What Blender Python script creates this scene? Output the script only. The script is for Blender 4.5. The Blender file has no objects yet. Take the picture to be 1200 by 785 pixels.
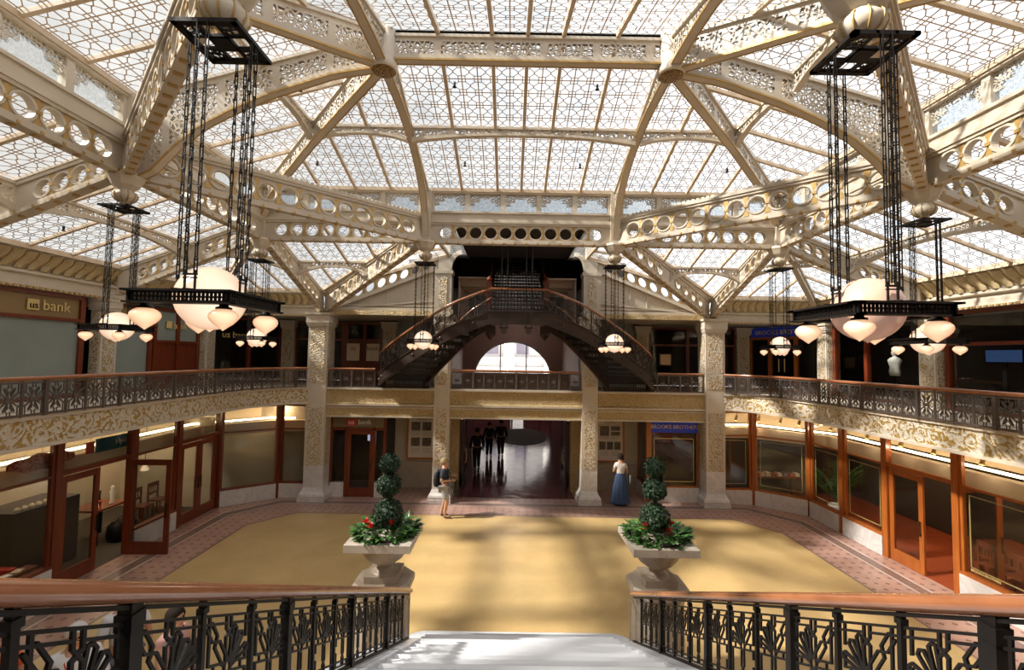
import bpy, bmesh, math, random
from mathutils import Vector as V, Matrix
random.seed(11)
SC = bpy.context.scene
COL = SC.collection
PI = math.pi
sin, cos, sqrt = math.sin, math.cos, math.sqrt
Z = V((0, 0, 1))

def lerp(a, b, t): return a + (b - a) * t
def smooth(t): return t * t * (3 - 2 * t)
def interp(tab, x):
    if x <= tab[0][0]: return tab[0][1]
    for (a, fa), (b, fb) in zip(tab, tab[1:]):
        if x <= b: return fa + (fb - fa) * (x - a) / (b - a)
    return tab[-1][1]

class MB:
    """collects faces (several materials allowed) for one mesh object"""
    def __init__(s, M=None):
        s.v = []; s.f = []; s.uv = []; s.mi = []; s.M = M; s.cur = 0
    def face(s, pts, uv=None):
        i = len(s.v)
        P = [V(p) for p in pts]
        if s.M is not None: P = [s.M @ p for p in P]
        s.v += P
        ids = list(range(i, i + len(P)))
        if s.M is not None and s.M.determinant() < 0:
            ids.reverse(); uv = list(reversed(uv)) if uv else uv
        s.f.append(ids); s.uv.append(uv); s.mi.append(s.cur)
    def grid(s, rows, closeu=False, closev=False, uv=None):
        """rows: list of equal-length point lists, shared vertices so it shades smooth"""
        n, m = len(rows), len(rows[0]); i0 = len(s.v)
        for r in rows:
            for p in r:
                p = V(p); s.v.append(s.M @ p if s.M is not None else p)
        flip = s.M is not None and s.M.determinant() < 0
        for a in range(n if closev else n - 1):
            for b in range(m if closeu else m - 1):
                a2, b2 = (a + 1) % n, (b + 1) % m
                q = [i0 + a * m + b, i0 + a * m + b2, i0 + a2 * m + b2, i0 + a2 * m + b]
                if flip: q.reverse()
                s.f.append(q); s.mi.append(s.cur)
                if uv:
                    u = [uv(a, b), uv(a, b + 1), uv(a + 1, b + 1), uv(a + 1, b)]
                    if flip: u.reverse()
                    s.uv.append(u)
                else: s.uv.append(None)
    def obox(s, c, a, b, d):
        c, a, b, d = V(c), V(a), V(b), V(d)
        p = lambda i, j, k: c + a * i + b * j + d * k
        if a.cross(b).dot(d) < 0: a, b = b, a
        q = lambda i, j, k: c + a * i + b * j + d * k
        s.face([q(-1,-1,-1), q(-1,1,-1), q(1,1,-1), q(1,-1,-1)])
        s.face([q(-1,-1,1), q(1,-1,1), q(1,1,1), q(-1,1,1)])
        s.face([q(-1,-1,-1), q(1,-1,-1), q(1,-1,1), q(-1,-1,1)])
        s.face([q(1,-1,-1), q(1,1,-1), q(1,1,1), q(1,-1,1)])
        s.face([q(1,1,-1), q(-1,1,-1), q(-1,1,1), q(1,1,1)])
        s.face([q(-1,1,-1), q(-1,-1,-1), q(-1,-1,1), q(-1,1,1)])
    def box(s, x0, y0, z0, x1, y1, z1):
        s.obox(((x0+x1)/2, (y0+y1)/2, (z0+z1)/2), ((x1-x0)/2,0,0), (0,(y1-y0)/2,0), (0,0,(z1-z0)/2))
    def beam(s, p, q, w, h, up=Z):
        """bar from p to q, w across, h along up, centred on the line"""
        p, q = V(p), V(q); d = q - p
        if d.length < 1e-6: return
        e = d.normalized(); u = V(up); u = (u - e * u.dot(e))
        if u.length < 1e-4: u = V((1,0,0)); u = u - e * u.dot(e)
        u.normalize(); l = e.cross(u)
        s.obox((p+q)/2, d/2, l*(w/2), u*(h/2))
    def sweep(s, path, w, h, up=Z, closed=False):
        """rectangular section swept along a path"""
        path = [V(p) for p in path]; n = len(path); rows = []
        for i, p in enumerate(path):
            a = path[(i-1) % n] if (closed or i > 0) else path[i]
            b = path[(i+1) % n] if (closed or i < n-1) else path[i]
            e = (b - a).normalized(); u = V(up); u = u - e*u.dot(e)
            if u.length < 1e-4: u = V((0,1,0))
            u.normalize(); l = e.cross(u)
            rows.append([p - l*w/2 - u*h/2, p + l*w/2 - u*h/2, p + l*w/2 + u*h/2, p - l*w/2 + u*h/2])
        for i in range(n if closed else n-1):
            A, B = rows[i], rows[(i+1) % n]
            for k in range(4):
                s.face([A[k], B[k], B[(k+1)%4], A[(k+1)%4]])
        if not closed:
            s.face(rows[0]); s.face(list(reversed(rows[-1])))
    def profile(s, path, prof, lat=None, uvs=1.0):
        """sweep an open 2-D profile [(out,z)] along a horizontal path; 'out' points to the left of travel"""
        path = [V(p) for p in path]; n = len(path); rows = []; L = 0; Ls = []
        for i, p in enumerate(path):
            if i: L += (path[i]-path[i-1]).length
            Ls.append(L)
            d1 = (path[i]-path[i-1]).normalized() if i > 0 else None
            d2 = (path[i+1]-path[i]).normalized() if i < n-1 else None
            d1 = d1 or d2; d2 = d2 or d1
            n1 = V((-d1.y, d1.x, 0)); n2 = V((-d2.y, d2.x, 0)); m = (n1+n2)
            m = m / max(1e-6, m.length); k = 1/max(.3, m.dot(n1))
            rows.append([p + m*k*o + Z*z for o, z in prof])
        for i in range(n-1):
            for j in range(len(prof)-1):
                s.face([rows[i][j], rows[i+1][j], rows[i+1][j+1], rows[i][j+1]],
                       [(Ls[i], prof[j][1]), (Ls[i+1], prof[j][1]), (Ls[i+1], prof[j+1][1]), (Ls[i], prof[j+1][1])])
    def prism(s, poly, o, e1, e2, t):
        """2-D polygon in frame (o,e1,e2) extruded t, centred"""
        o, e1, e2 = V(o), V(e1), V(e2); e3 = e1.cross(e2).normalized()
        A = [o + e1*x + e2*y + e3*t/2 for x, y in poly]; B = [o + e1*x + e2*y - e3*t/2 for x, y in poly]
        s.face(A); s.face(list(reversed(B)))
        n = len(poly)
        for i in range(n):
            j = (i+1) % n
            s.face([B[i], B[j], A[j], A[i]])
    def tube(s, pts, r, n=8, closed=False, cap=True):
        pts = [V(p) for p in pts]; m = len(pts); rows = []; u = None
        rr = r if isinstance(r, (list, tuple)) else [r]*m
        for i, p in enumerate(pts):
            a = pts[(i-1) % m] if (closed or i > 0) else p
            b = pts[(i+1) % m] if (closed or i < m-1) else p
            e = (b-a).normalized()
            if u is None: u = e.orthogonal().normalized()
            u = (u - e*u.dot(e)); u = u.normalized() if u.length > 1e-5 else e.orthogonal().normalized()
            w = e.cross(u)
            rows.append([p + (u*cos(2*PI*k/n) + w*sin(2*PI*k/n))*rr[i] for k in range(n)])
        s.grid(rows, closeu=True, closev=closed)
        if cap and not closed:
            s.face(list(reversed(rows[0]))); s.face(rows[-1])
    def lathe(s, prof, c=(0,0,0), n=20, sx=1, sy=1):
        c = V(c)
        s.grid([[c + V((r*cos(2*PI*k/n)*sx, r*sin(2*PI*k/n)*sy, z)) for k in range(n)] for r, z in prof], closeu=True)
    def sphere(s, c, r, n=14, m=8, sz=1.0):
        s.lathe([(r*sin(PI*i/m), -r*cos(PI*i/m)*sz) for i in range(m+1)], c, n)
    def build(s, name, mat, parent=None, smooth_=False, kind=None, thing=None):
        me = bpy.data.meshes.new(name)
        me.from_pydata([tuple(p) for p in s.v], [], s.f)
        mats = mat if isinstance(mat, (list, tuple)) else [mat]
        for m in mats: me.materials.append(m)
        if len(mats) > 1: me.polygons.foreach_set('material_index', s.mi)
        if any(u for u in s.uv):
            lay = me.uv_layers.new(name='UVMap'); k = 0; buf = []
            for f, u in zip(s.f, s.uv):
                buf += [c for q in (u or [(0,0)]*len(f)) for c in q]
            lay.data.foreach_set('uv', buf)
        if smooth_: me.polygons.foreach_set('use_smooth', [True]*len(me.polygons))
        me.update()
        o = bpy.data.objects.new(name, me); COL.objects.link(o)
        if parent is not None:
            o.parent = parent
            o.matrix_parent_inverse = Matrix.Translation(-Vloc(parent))
        if kind: o['kind'] = kind
        return o

def Vloc(o): return V(o.location)
def empty(name, loc):
    o = bpy.data.objects.new(name, None); COL.objects.link(o); o.location = loc
    o.empty_display_size = .1
    return o
def tag(o, label, cat, group=None, kind=None):
    o['label'] = label; o['category'] = cat
    if group: o['group'] = group
    if kind: o['kind'] = kind
    return o
def thing(name, label, cat, loc=(0,0,0), group=None, kind=None):
    return tag(empty(name, loc), label, cat, group, kind)
def struct(name, label, cat, loc=(0,0,0)):
    return tag(empty(name, loc), label, cat, None, 'structure')
def copytree(o, parent=None):
    c = o.copy(); COL.objects.link(c)
    if parent is not None:
        c.parent = parent; c.matrix_parent_inverse = o.matrix_parent_inverse.copy()
    for ch in [x for x in list(o.children)]: copytree(ch, c)
    return c

# ------------------------------------------------------------------ materials
class NT:
    def __init__(s, nt): s.nt = nt
    def n(s, t, **k):
        o = s.nt.nodes.new(t)
        for a, b in k.items(): setattr(o, a, b)
        return o
    def link(s, a, b): s.nt.links.new(a, b)
    def put(s, sock, v):
        if isinstance(v, bpy.types.NodeSocket): s.link(v, sock)
        else: sock.default_value = v
    def m(s, op, a, b=None, c=None, clamp=False):
        o = s.n('ShaderNodeMath', operation=op, use_clamp=clamp); s.put(o.inputs[0], a)
        if b is not None: s.put(o.inputs[1], b)
        if c is not None: s.put(o.inputs[2], c)
        return o.outputs[0]
    def coord(s, which='Object'): return s.n('ShaderNodeTexCoord').outputs[which]
    def sep(s, v):
        o = s.n('ShaderNodeSeparateXYZ'); s.link(v, o.inputs[0]); return o.outputs
    def comb(s, x, y, z):
        o = s.n('ShaderNodeCombineXYZ')
        for i, q in enumerate((x, y, z)): s.put(o.inputs[i], q)
        return o.outputs[0]
    def noise(s, vec, scale, detail=3, rough=.5, dist=0, out=0):
        o = s.n('ShaderNodeTexNoise'); s.link(vec, o.inputs['Vector'])
        o.inputs['Scale'].default_value = scale; o.inputs['Detail'].default_value = detail
        o.inputs['Roughness'].default_value = rough; o.inputs['Distortion'].default_value = dist
        return o.outputs[out]
    def voronoi(s, vec, scale, feature='F1', dim='3D', out='Distance'):
        o = s.n('ShaderNodeTexVoronoi', feature=feature, voronoi_dimensions=dim); s.link(vec, o.inputs['Vector'])
        o.inputs['Scale'].default_value = scale
        return o.outputs[out]
    def mix(s, f, a, b):
        o = s.n('ShaderNodeMix', data_type='RGBA'); s.put(o.inputs[0], f)
        for k, q in ((6, a), (7, b)):
            s.put(o.inputs[k], q if isinstance(q, bpy.types.NodeSocket) else (*q, 1) if len(q) == 3 else q)
        return o.outputs[2]
    def ramp(s, f, stops):
        o = s.n('ShaderNodeValToRGB'); s.link(f, o.inputs[0]); cr = o.color_ramp
        while len(cr.elements) < len(stops): cr.elements.new(.5)
        for e, (p, c) in zip(cr.elements, stops): e.position = p; e.color = (*c, 1) if len(c) == 3 else c
        return o.outputs[0]
    def mapr(s, v, a, b, c=0., d=1.):
        o = s.n('ShaderNodeMapRange'); s.put(o.inputs[0], v)
        for i, q in enumerate((a, b, c, d)): o.inputs[i+1].default_value = q
        return o.outputs[0]
    def bump(s, h, st=.3, dist=.02):
        o = s.n('ShaderNodeBump'); o.inputs['Strength'].default_value = st; o.inputs['Distance'].default_value = dist
        s.link(h, o.inputs['Height']); return o.outputs[0]

def mat(name, col=(.8,.8,.8), rough=.5, metal=0., spec=.5, fn=None, emit=None, es=1., coat=0):
    m = bpy.data.materials.new(name); m.use_nodes = True
    b = m.node_tree.nodes['Principled BSDF']
    b.inputs['Base Color'].default_value = (*col, 1); b.inputs['Roughness'].default_value = rough
    b.inputs['Metallic'].default_value = metal; b.inputs['Specular IOR Level'].default_value = spec
    if coat: b.inputs['Coat Weight'].default_value = coat; b.inputs['Coat Roughness'].default_value = .15
    if emit: b.inputs['Emission Color'].default_value = (*emit, 1); b.inputs['Emission Strength'].default_value = es
    if fn: fn(NT(m.node_tree), b)
    return m

def f_noise(c1, c2, scale, stretch=(1,1,1), bump=0):
    def fn(t, b):
        mp = t.n('ShaderNodeMapping'); mp.inputs['Scale'].default_value = stretch
        t.link(t.coord(), mp.inputs[0])
        f = t.noise(mp.outputs[0], scale, 5, .6)
        t.link(t.mix(t.mapr(f, .3, .7), c1, c2), b.inputs['Base Color'])
        if bump: t.link(t.bump(f, bump), b.inputs['Normal'])
    return fn
def f_marble(c, vein, scale=1.6, k0=.07):
    def fn(t, b):
        co = t.coord()
        f = t.noise(co, scale, 8, .65, 1.6)
        a = t.m('ABSOLUTE', t.m('SUBTRACT', f, .5))
        k = t.mapr(a, 0., .05, .35, 1.)
        k2 = t.mapr(t.noise(co, scale*.7, 3), .35, .75)
        base = t.mix(k2, c, tuple(x*.86 for x in c))
        t.link(t.mix(k, vein, base), b.inputs['Base Color'])
    return fn
def f_scroll(c, gold, scale=5.0, thr=.25, wig=5.5):
    """scrolling gilt leaf work: rings round scattered centres, broken up"""
    def fn(t, b):
        co = t.coord()
        w = t.noise(co, scale*1.3, 2, out=1)
        add = t.n('ShaderNodeVectorMath', operation='MULTIPLY_ADD'); t.link(w, add.inputs[0])
        add.inputs[1].default_value = (.16, .16, .16); t.link(co, add.inputs[2])
        d = t.voronoi(add.outputs[0], scale)
        n1 = t.noise(co, scale*.9, 2, .5, 1.2)
        s_ = t.m('SINE', t.m('ADD', t.m('MULTIPLY', d, wig*PI), t.m('MULTIPLY', n1, 14.)))
        n2 = t.noise(co, scale*4.2, 2, .6, .6)
        h = t.m('ADD', t.m('MULTIPLY', s_, .75), t.m('MULTIPLY', t.m('SUBTRACT', n2, .5), 4.2))
        k = t.mapr(h, thr, thr+.35)
        t.link(t.mix(k, c, gold), b.inputs['Base Color'])
        t.link(t.m('MULTIPLY', k, .35), b.inputs['Metallic'])
        t.link(t.mapr(k, 0, 1, .55, .38), b.inputs['Roughness'])
        t.link(t.bump(h, .5, .03), b.inputs['Normal'])
    return fn

CREAM = (.57, .50, .405)
M = {}
M['cream'] = mat('cream_paint', CREAM, .45, fn=f_noise((.59,.52,.425), (.53,.46,.37), 2.5))
M['cream_plain'] = mat('cream_wall', (.66,.60,.49), .6, fn=f_noise((.55,.48,.38), (.49,.42,.33), 1.5))
M['gold'] = mat('gilding', (.50,.33,.12), .42, .4)
M['fascia'] = mat('gilt_scroll_plaster', CREAM, .5, fn=f_scroll((.60,.53,.43), (.42,.27,.075), 3.6, .15))
M['fascia_far'] = mat('gilt_fine_plaster', CREAM, .5, fn=f_scroll((.52,.40,.22), (.44,.28,.085), 7, .1))
M['leafpaint'] = mat('tan_leaf_paint', (.5,.4,.24), .5, fn=f_noise((.54,.44,.27), (.42,.31,.15), 9))
M['colpat'] = mat('gilt_column_panel', CREAM, .5, fn=f_scroll((.58,.51,.41), (.43,.27,.075), 5.2, .2, 5))
M['marble'] = mat('white_marble', (.78,.76,.74), .3, fn=f_marble((.66,.63,.61), (.47,.455,.45)))
M['marble_tan'] = mat('veined_stone', (.6,.52,.42), .4, fn=f_marble((.38,.31,.24), (.27,.21,.155), 1.8))
M['step'] = mat('step_marble', (.80,.81,.84), .35, fn=f_marble((.55,.56,.59), (.46,.47,.51), .8))
M['mahogany'] = mat('mahogany', (.2,.05,.02), .32, coat=.2, fn=f_noise((.19,.036,.011), (.11,.02,.007), 3, (6,6,.5)))
M['wood_sunlit'] = mat('sunlit_orange_wood', (.42,.14,.03), .35, coat=.2, fn=f_noise((.42,.125,.022), (.28,.07,.012), 3, (6,6,.5)))  # mahogany with the sun's orange put into its colour; poster frames share it
M['handrail'] = mat('polished_handrail', (.30,.12,.05), .22, coat=.5, fn=f_noise((.34,.135,.06), (.26,.095,.04), 4, (3,.6,3)))
M['iron'] = mat('dark_iron', (.02,.016,.014), .42, .35)
M['bronze'] = mat('bronze_iron', (.05,.032,.024), .45, .4)
M['balcony_iron'] = mat('balcony_iron', (.15,.12,.105), .4, .5)
M['black'] = mat('black_metal', (.007,.0055,.005), .5, .0, .22)
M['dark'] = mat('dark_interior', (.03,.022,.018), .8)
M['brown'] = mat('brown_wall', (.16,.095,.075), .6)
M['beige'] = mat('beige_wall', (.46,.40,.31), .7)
M['carpet'] = mat('dark_carpet', (.05,.04,.03), .9)
M['red_floor'] = mat('red_wood_floor', (.26,.055,.02), .3, fn=f_noise((.30,.06,.02), (.18,.035,.012), 3, (.6,5,1)))
M['frosted'] = mat('frosted_pane', (.24,.27,.25), .55, fn=f_noise((.25,.285,.26), (.21,.24,.22), 1.0))
M['bluesign'] = mat('blue_sign', (.015,.04,.42), .5, emit=(.02,.06,.55), es=.05)
M['goldtext'] = mat('gold_lettering', (.66,.50,.20), .5, .1)
M['white'] = mat('white_board', (.72,.70,.66), .6)
M['red'] = mat('red_panel', (.50,.03,.02), .5)
def _glass(t, b):
    tr = t.n('ShaderNodeBsdfTransparent'); tr.inputs[0].default_value = (.86,.87,.86,1)
    gl = t.n('ShaderNodeBsdfGlossy'); gl.inputs['Roughness'].default_value = .03
    lw = t.n('ShaderNodeLayerWeight'); lw.inputs[0].default_value = .5
    mx = t.n('ShaderNodeMixShader'); t.link(t.m('ADD', t.m('MULTIPLY', t.m('POWER', lw.outputs['Facing'], 5.), .9), .035), mx.inputs[0])
    t.link(tr.outputs[0], mx.inputs[1]); t.link(gl.outputs[0], mx.inputs[2])
    out = [n for n in t.nt.nodes if n.type == 'OUTPUT_MATERIAL'][0]
    t.link(mx.outputs[0], out.inputs[0])
M['glass'] = mat('shop_glass', fn=_glass)
def _leaded(cell=.311, w=.032):
    def fn(t, b):
        u, v, _ = t.sep(t.coord('UV'))
        fx = t.m('ABSOLUTE', t.m('SUBTRACT', t.m('FRACT', t.m('DIVIDE', u, cell)), .5))
        fy = t.m('ABSOLUTE', t.m('SUBTRACT', t.m('FRACT', t.m('DIVIDE', v, cell)), .5))
        mx = t.m('MAXIMUM', fx, fy); mn = t.m('MINIMUM', fx, fy); q = .5-.215
        edge = t.m('GREATER_THAN', mx, .5-w*1.1)
        sq = t.m('LESS_THAN', t.m('ABSOLUTE', t.m('SUBTRACT', mn, q)), w*.9)
        fy2 = t.m('MAXIMUM', t.m('SUBTRACT', fy, .05), 0.)
        k = q/(q-.05)
        dg = t.m('LESS_THAN', t.m('ABSOLUTE', t.m('SUBTRACT', fx, t.m('MULTIPLY', fy2, k))), w*1.25)
        dg = t.m('MULTIPLY', dg, t.m('LESS_THAN', mx, q+w))
        lead = t.m('MAXIMUM', edge, t.m('MAXIMUM', sq, dg))
        b.inputs['Base Color'].default_value = (.62,.47,.33,1); b.inputs['Roughness'].default_value = .5
        tr = t.n('ShaderNodeBsdfTransparent')
        cl = t.noise(t.coord(), .9, 4, .6)
        t.link(t.ramp(cl, [(.32,(.62,.67,.73)), (.5,(.86,.88,.90)), (.62,(.97,.97,.97))]), tr.inputs[0])
        tl = t.n('ShaderNodeBsdfTranslucent'); tl.inputs[0].default_value = (.9,.92,.95,1)
        g = t.n('ShaderNodeMixShader'); g.inputs[0].default_value = .10
        t.link(tr.outputs[0], g.inputs[1]); t.link(tl.outputs[0], g.inputs[2])
        mx2 = t.n('ShaderNodeMixShader'); t.link(lead, mx2.inputs[0])
        t.link(g.outputs[0], mx2.inputs[1]); t.link(b.outputs[0], mx2.inputs[2])
        out = [n for n in t.nt.nodes if n.type == 'OUTPUT_MATERIAL'][0]
        t.link(mx2.outputs[0], out.inputs[0])
    return fn
M['leaded'] = mat('leaded_roof_glass', fn=_leaded())
def _pierced(sc, margin=True, th=.062, per=.92):
    def fn(t, b):
        uv = t.coord('UV'); u, v, _ = t.sep(uv)
        d = t.voronoi(uv, sc, 'DISTANCE_TO_EDGE', '2D')
        hole = t.m('GREATER_THAN', d, th)
        if margin:   # v runs 0..1 in the integer-free part stored as v metres; margins come from the web itself
            fu = t.m('FRACT', t.m('DIVIDE', u, per))
            hole = t.m('MULTIPLY', hole, t.m('MULTIPLY', t.m('GREATER_THAN', fu, .07), t.m('LESS_THAN', fu, .93)))
        b.inputs['Base Color'].default_value = (*CREAM, 1); b.inputs['Roughness'].default_value = .5
        tr = t.n('ShaderNodeBsdfTransparent'); mx2 = t.n('ShaderNodeMixShader')
        t.link(hole, mx2.inputs[0]); t.link(b.outputs[0], mx2.inputs[1]); t.link(tr.outputs[0], mx2.inputs[2])
        out = [n for n in t.nt.nodes if n.type == 'OUTPUT_MATERIAL'][0]
        t.link(mx2.outputs[0], out.inputs[0])
    return fn
M['pierced'] = mat('pierced_iron', fn=_pierced(11.0, True, .15))
M['pierced_fine'] = mat('pierced_fine_iron', fn=_pierced(18.0, False, .17))
def _clere(t, b):   # wavy obscure glass of the clerestory
    co = t.coord(); n = t.noise(co, 26, 2, .5, 1.5)
    tr = t.n('ShaderNodeBsdfTransparent'); t.link(t.mix(t.mapr(n, .4, .6), (.46,.50,.53), (.74,.77,.78)), tr.inputs[0])
    tl = t.n('ShaderNodeBsdfTranslucent'); tl.inputs[0].default_value = (.8,.84,.86,1)
    mx = t.n('ShaderNodeMixShader'); mx.inputs[0].default_value = .12
    t.link(tr.outputs[0], mx.inputs[1]); t.link(tl.outputs[0], mx.inputs[2])
    out = [q for q in t.nt.nodes if q.type == 'OUTPUT_MATERIAL'][0]; t.link(mx.outputs[0], out.inputs[0])
M['clere'] = mat('wavy_clerestory_glass', fn=_clere)
def _globe(hot, cool, e_hot, e_cool):
    """opal glass: brightest where seen square-on, a little dimmer to the rim"""
    def fn(t, b):
        u, v, w = t.sep(t.coord())
        lw = t.n('ShaderNodeLayerWeight'); lw.inputs[0].default_value = .5
        f = t.m('MULTIPLY', lw.outputs['Facing'], 1., clamp=True)
        t.link(t.mix(f, hot, cool), b.inputs['Emission Color'])
        b.inputs['Base Color'].default_value = (.40,.26,.19,1); b.inputs['Roughness'].default_value = .25
        t.link(t.mapr(f, 0., 1., e_hot, e_cool), b.inputs['Emission Strength'])
    return fn
M['globe'] = mat('lit_opal_globe', fn=_globe((1,.82,.62), (1,.60,.38), 1.15, .55))
M['globe_dim'] = mat('dim_opal_globe', fn=_globe((1,.60,.50), (.95,.48,.40), .22, .14))
M['lamp'] = mat('lit_acorn_shade', fn=_globe((1,.76,.48), (1,.46,.24), 1.15, .5))
M['strip'] = mat('cove_light', (1,.8,.5), emit=(1,.80,.48), es=9.)
M['strip2'] = mat('cove_light_soft', (1,.8,.5), emit=(1,.78,.45), es=12.)
# ------------------------------------------------------------------ camera, sky, sun
FPX, PITCH, ROLL, YAW, CX, ZC = 530.585, .048802, .016491, .002823, -.2168, 5.0
F_ = V((sin(YAW)*cos(PITCH), cos(YAW)*cos(PITCH), sin(PITCH)))
R_ = V((cos(YAW), -sin(YAW), 0)); U_ = R_.cross(F_)
Rr = R_*cos(ROLL) + U_*sin(ROLL); Ur = U_*cos(ROLL) - R_*sin(ROLL)
cam = bpy.data.cameras.new('camera'); co = bpy.data.objects.new('camera', cam); COL.objects.link(co)
mw = Matrix.Identity(4)
for i in range(3): mw[i][0], mw[i][1], mw[i][2] = Rr[i], Ur[i], -F_[i]
mw.translation = V((CX, 0, ZC)); co.matrix_world = mw
cam.sensor_width = 36; cam.lens = FPX/1200*36; cam.clip_start = .05; cam.clip_end = 400
SC.camera = co
SC.view_settings.view_transform = 'Standard'; SC.view_settings.look = 'None'
SC.view_settings.gamma = 1; SC.view_settings.exposure = 0.0; SC.view_settings.use_curve_mapping = False
cy = SC.cycles
cy.use_denoising = True; cy.max_bounces = 7; cy.diffuse_bounces = 4; cy.glossy_bounces = 3
cy.transparent_max_bounces = 20; cy.transmission_bounces = 4
cy.caustics_reflective = False; cy.caustics_refractive = False; cy.sample_clamp_indirect = 6

SUN = V((-.71, -.13, .69)).normalized()
w = bpy.data.worlds.new('sky'); SC.world = w; w.use_nodes = True
t = NT(w.node_tree); bg = w.node_tree.nodes['Background']
d = t.n('ShaderNodeVectorMath', operation='NORMALIZE'); t.link(t.coord('Generated'), d.inputs[0])
dt = t.n('ShaderNodeVectorMath', operation='DOT_PRODUCT'); t.link(d.outputs[0], dt.inputs[0]); dt.inputs[1].default_value = SUN
lobe = t.m('POWER', t.m('MAXIMUM', t.m('ADD', t.m('MULTIPLY', dt.outputs['Value'], .75), .25), 0), 3.)
x, y, z = t.sep(d.outputs[0])
cl = t.noise(d.outputs[0], 2.6, 5, .6)
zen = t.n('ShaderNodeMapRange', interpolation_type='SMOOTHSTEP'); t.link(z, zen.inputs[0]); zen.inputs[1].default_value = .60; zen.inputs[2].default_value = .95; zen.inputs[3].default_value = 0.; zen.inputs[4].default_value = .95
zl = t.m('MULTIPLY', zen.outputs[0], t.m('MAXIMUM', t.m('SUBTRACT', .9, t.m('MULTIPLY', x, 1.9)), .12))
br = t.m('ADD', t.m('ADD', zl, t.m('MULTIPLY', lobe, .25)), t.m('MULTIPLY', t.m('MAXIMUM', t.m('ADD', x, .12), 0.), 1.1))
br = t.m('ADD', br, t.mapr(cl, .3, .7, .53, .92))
br = t.m('SUBTRACT', br, t.m('MULTIPLY', t.m('MAXIMUM', t.m('MULTIPLY', x, -1.), 0.), .42))
col = t.mix(t.m('MULTIPLY', lobe, 1., clamp=True), (.93, .965, 1.0), (1., .955, .87))
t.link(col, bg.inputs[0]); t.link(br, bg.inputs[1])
sl = bpy.data.lights.new('sun', 'SUN'); so = bpy.data.objects.new('sun', sl); COL.objects.link(so)
sl.energy = 14.5; sl.angle = math.radians(3.6); sl.color = (1, .93, .82)
so.rotation_euler = (-SUN).to_track_quat('-Z', 'Y').to_euler()

# ------------------------------------------------------------------ grid of the building
XC, XO, YS, YD, YA, YC, DY = 2.49, 6.82, 7.61, 11.80, 3.42, 16.0, 4.19
XW, XU = 9.65, 10.9          # shopfront line, upper wall line
ZB, ZF0, ZF1, ZR = 3.85, 3.28, 3.85, 4.52
YU = 18.6                    # upper far wall
YN = -1.2                    # near wall behind the camera

# ------------------------------------------------------------------ floor
def oct_poly(x, y1, c, y0=YN): return [(-x, y0), (x, y0), (x, y1-c*1.15), (x-c, y1), (-x+c, y1), (-x, y1-c*1.15)]
def f_mosaic(t, b):
    co = t.coord(); n = t.noise(co, 1.1, 4, .55); s_ = t.voronoi(co, 70, out='Color')
    c = t.mix(t.mapr(n, .3, .7), (.55,.385,.175), (.47,.32,.14))
    sx, sy, sz = t.sep(s_)
    c = t.mix(t.m('MULTIPLY', sx, .28), c, (.33,.21,.08))
    t.link(c, b.inputs['Base Color']); b.inputs['Roughness'].default_value = .36
    t.link(t.mapr(n, .3, .7, .30, .42), b.inputs['Roughness'])
def f_border(t, b):
    co = t.coord(); x, y, z = t.sep(co)
    fx = t.m('ABSOLUTE', t.m('SUBTRACT', t.m('FRACT', t.m('DIVIDE', x, .26)), .5))
    fy = t.m('ABSOLUTE', t.m('SUBTRACT', t.m('FRACT', t.m('DIVIDE', y, .26)), .5))
    cross = t.m('MAXIMUM', t.m('MULTIPLY', t.m('LESS_THAN', fx, .055), t.m('LESS_THAN', fy, .2)),
                t.m('MULTIPLY', t.m('LESS_THAN', fy, .055), t.m('LESS_THAN', fx, .2)))
    n = t.noise(co, 2.5, 4)
    c = t.mix(t.mapr(n, .3, .7), (.42,.245,.195), (.33,.185,.145))
    sx = t.sep(t.voronoi(co, 60, out='Color'))[0]
    c = t.mix(t.m('MULTIPLY', sx, .35), c, (.50,.36,.30))
    t.link(t.mix(t.m('MULTIPLY', cross, .85), c, (.09,.04,.035)), b.inputs['Base Color'])
    b.inputs['Roughness'].default_value = .32
M['mosaic'] = mat('golden_mosaic', fn=f_mosaic)
M['border'] = mat('pink_mosaic_border', fn=f_border)
M['band'] = mat('key_pattern_band', (.12,.075,.065), .35, fn=f_noise((.30,.18,.145), (.09,.055,.05), 30))
M['bandw'] = mat('pale_strip', (.62,.56,.52), .35)
def flatpoly(poly, z):
    m = MB(); m.face([(x, y, z) for x, y in poly], [(x, y) for x, y in poly]); return m
fl = MB()
fl.box(-13.2, YN-.2, -.3, 13.2, 18.9, -.004); fl.box(-4.6, 18.9, -.3, 4.6, 40.2, -.004)
floor = fl.build('floor', M['border'], kind='structure')
tag(floor, 'pinkish tiled floor of the court around the golden centre', 'floor', None, 'structure')
flatpoly(oct_poly(7.79, 14.5, .95), .004).build('floor_mosaic', M['mosaic'], floor)
def ring(poly, wd, z):
    """flat strip of width wd inside a polygon"""
    m = MB(); n = len(poly); c = [V((x, y, 0)) for x, y in poly]; ins = []
    for i in range(n):
        a, b, d_ = c[i-1], c[i], c[(i+1) % n]
        n1 = (b-a).normalized(); n2 = (d_-b).normalized()
        l1 = V((-n1.y, n1.x, 0)); l2 = V((-n2.y, n2.x, 0)); mm = (l1+l2).normalized()
        ins.append(b + mm*wd/max(.3, mm.dot(l1)))
    for i in range(n):
        j = (i+1) % n
        m.face([c[i]+Z*z, c[j]+Z*z, ins[j]+Z*z, ins[i]+Z*z])
    return m
ring(oct_poly(7.86, 14.57, .97), .07, .003).build('floor_edging', M['band'], floor)
ring(oct_poly(9.08, 15.72, 1.15), .27, .002).build('floor_key_band', M['band'], floor)
ring(oct_poly(9.11, 15.75, 1.16), .03, .0045).build('floor_white_line', M['bandw'], floor)
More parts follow.
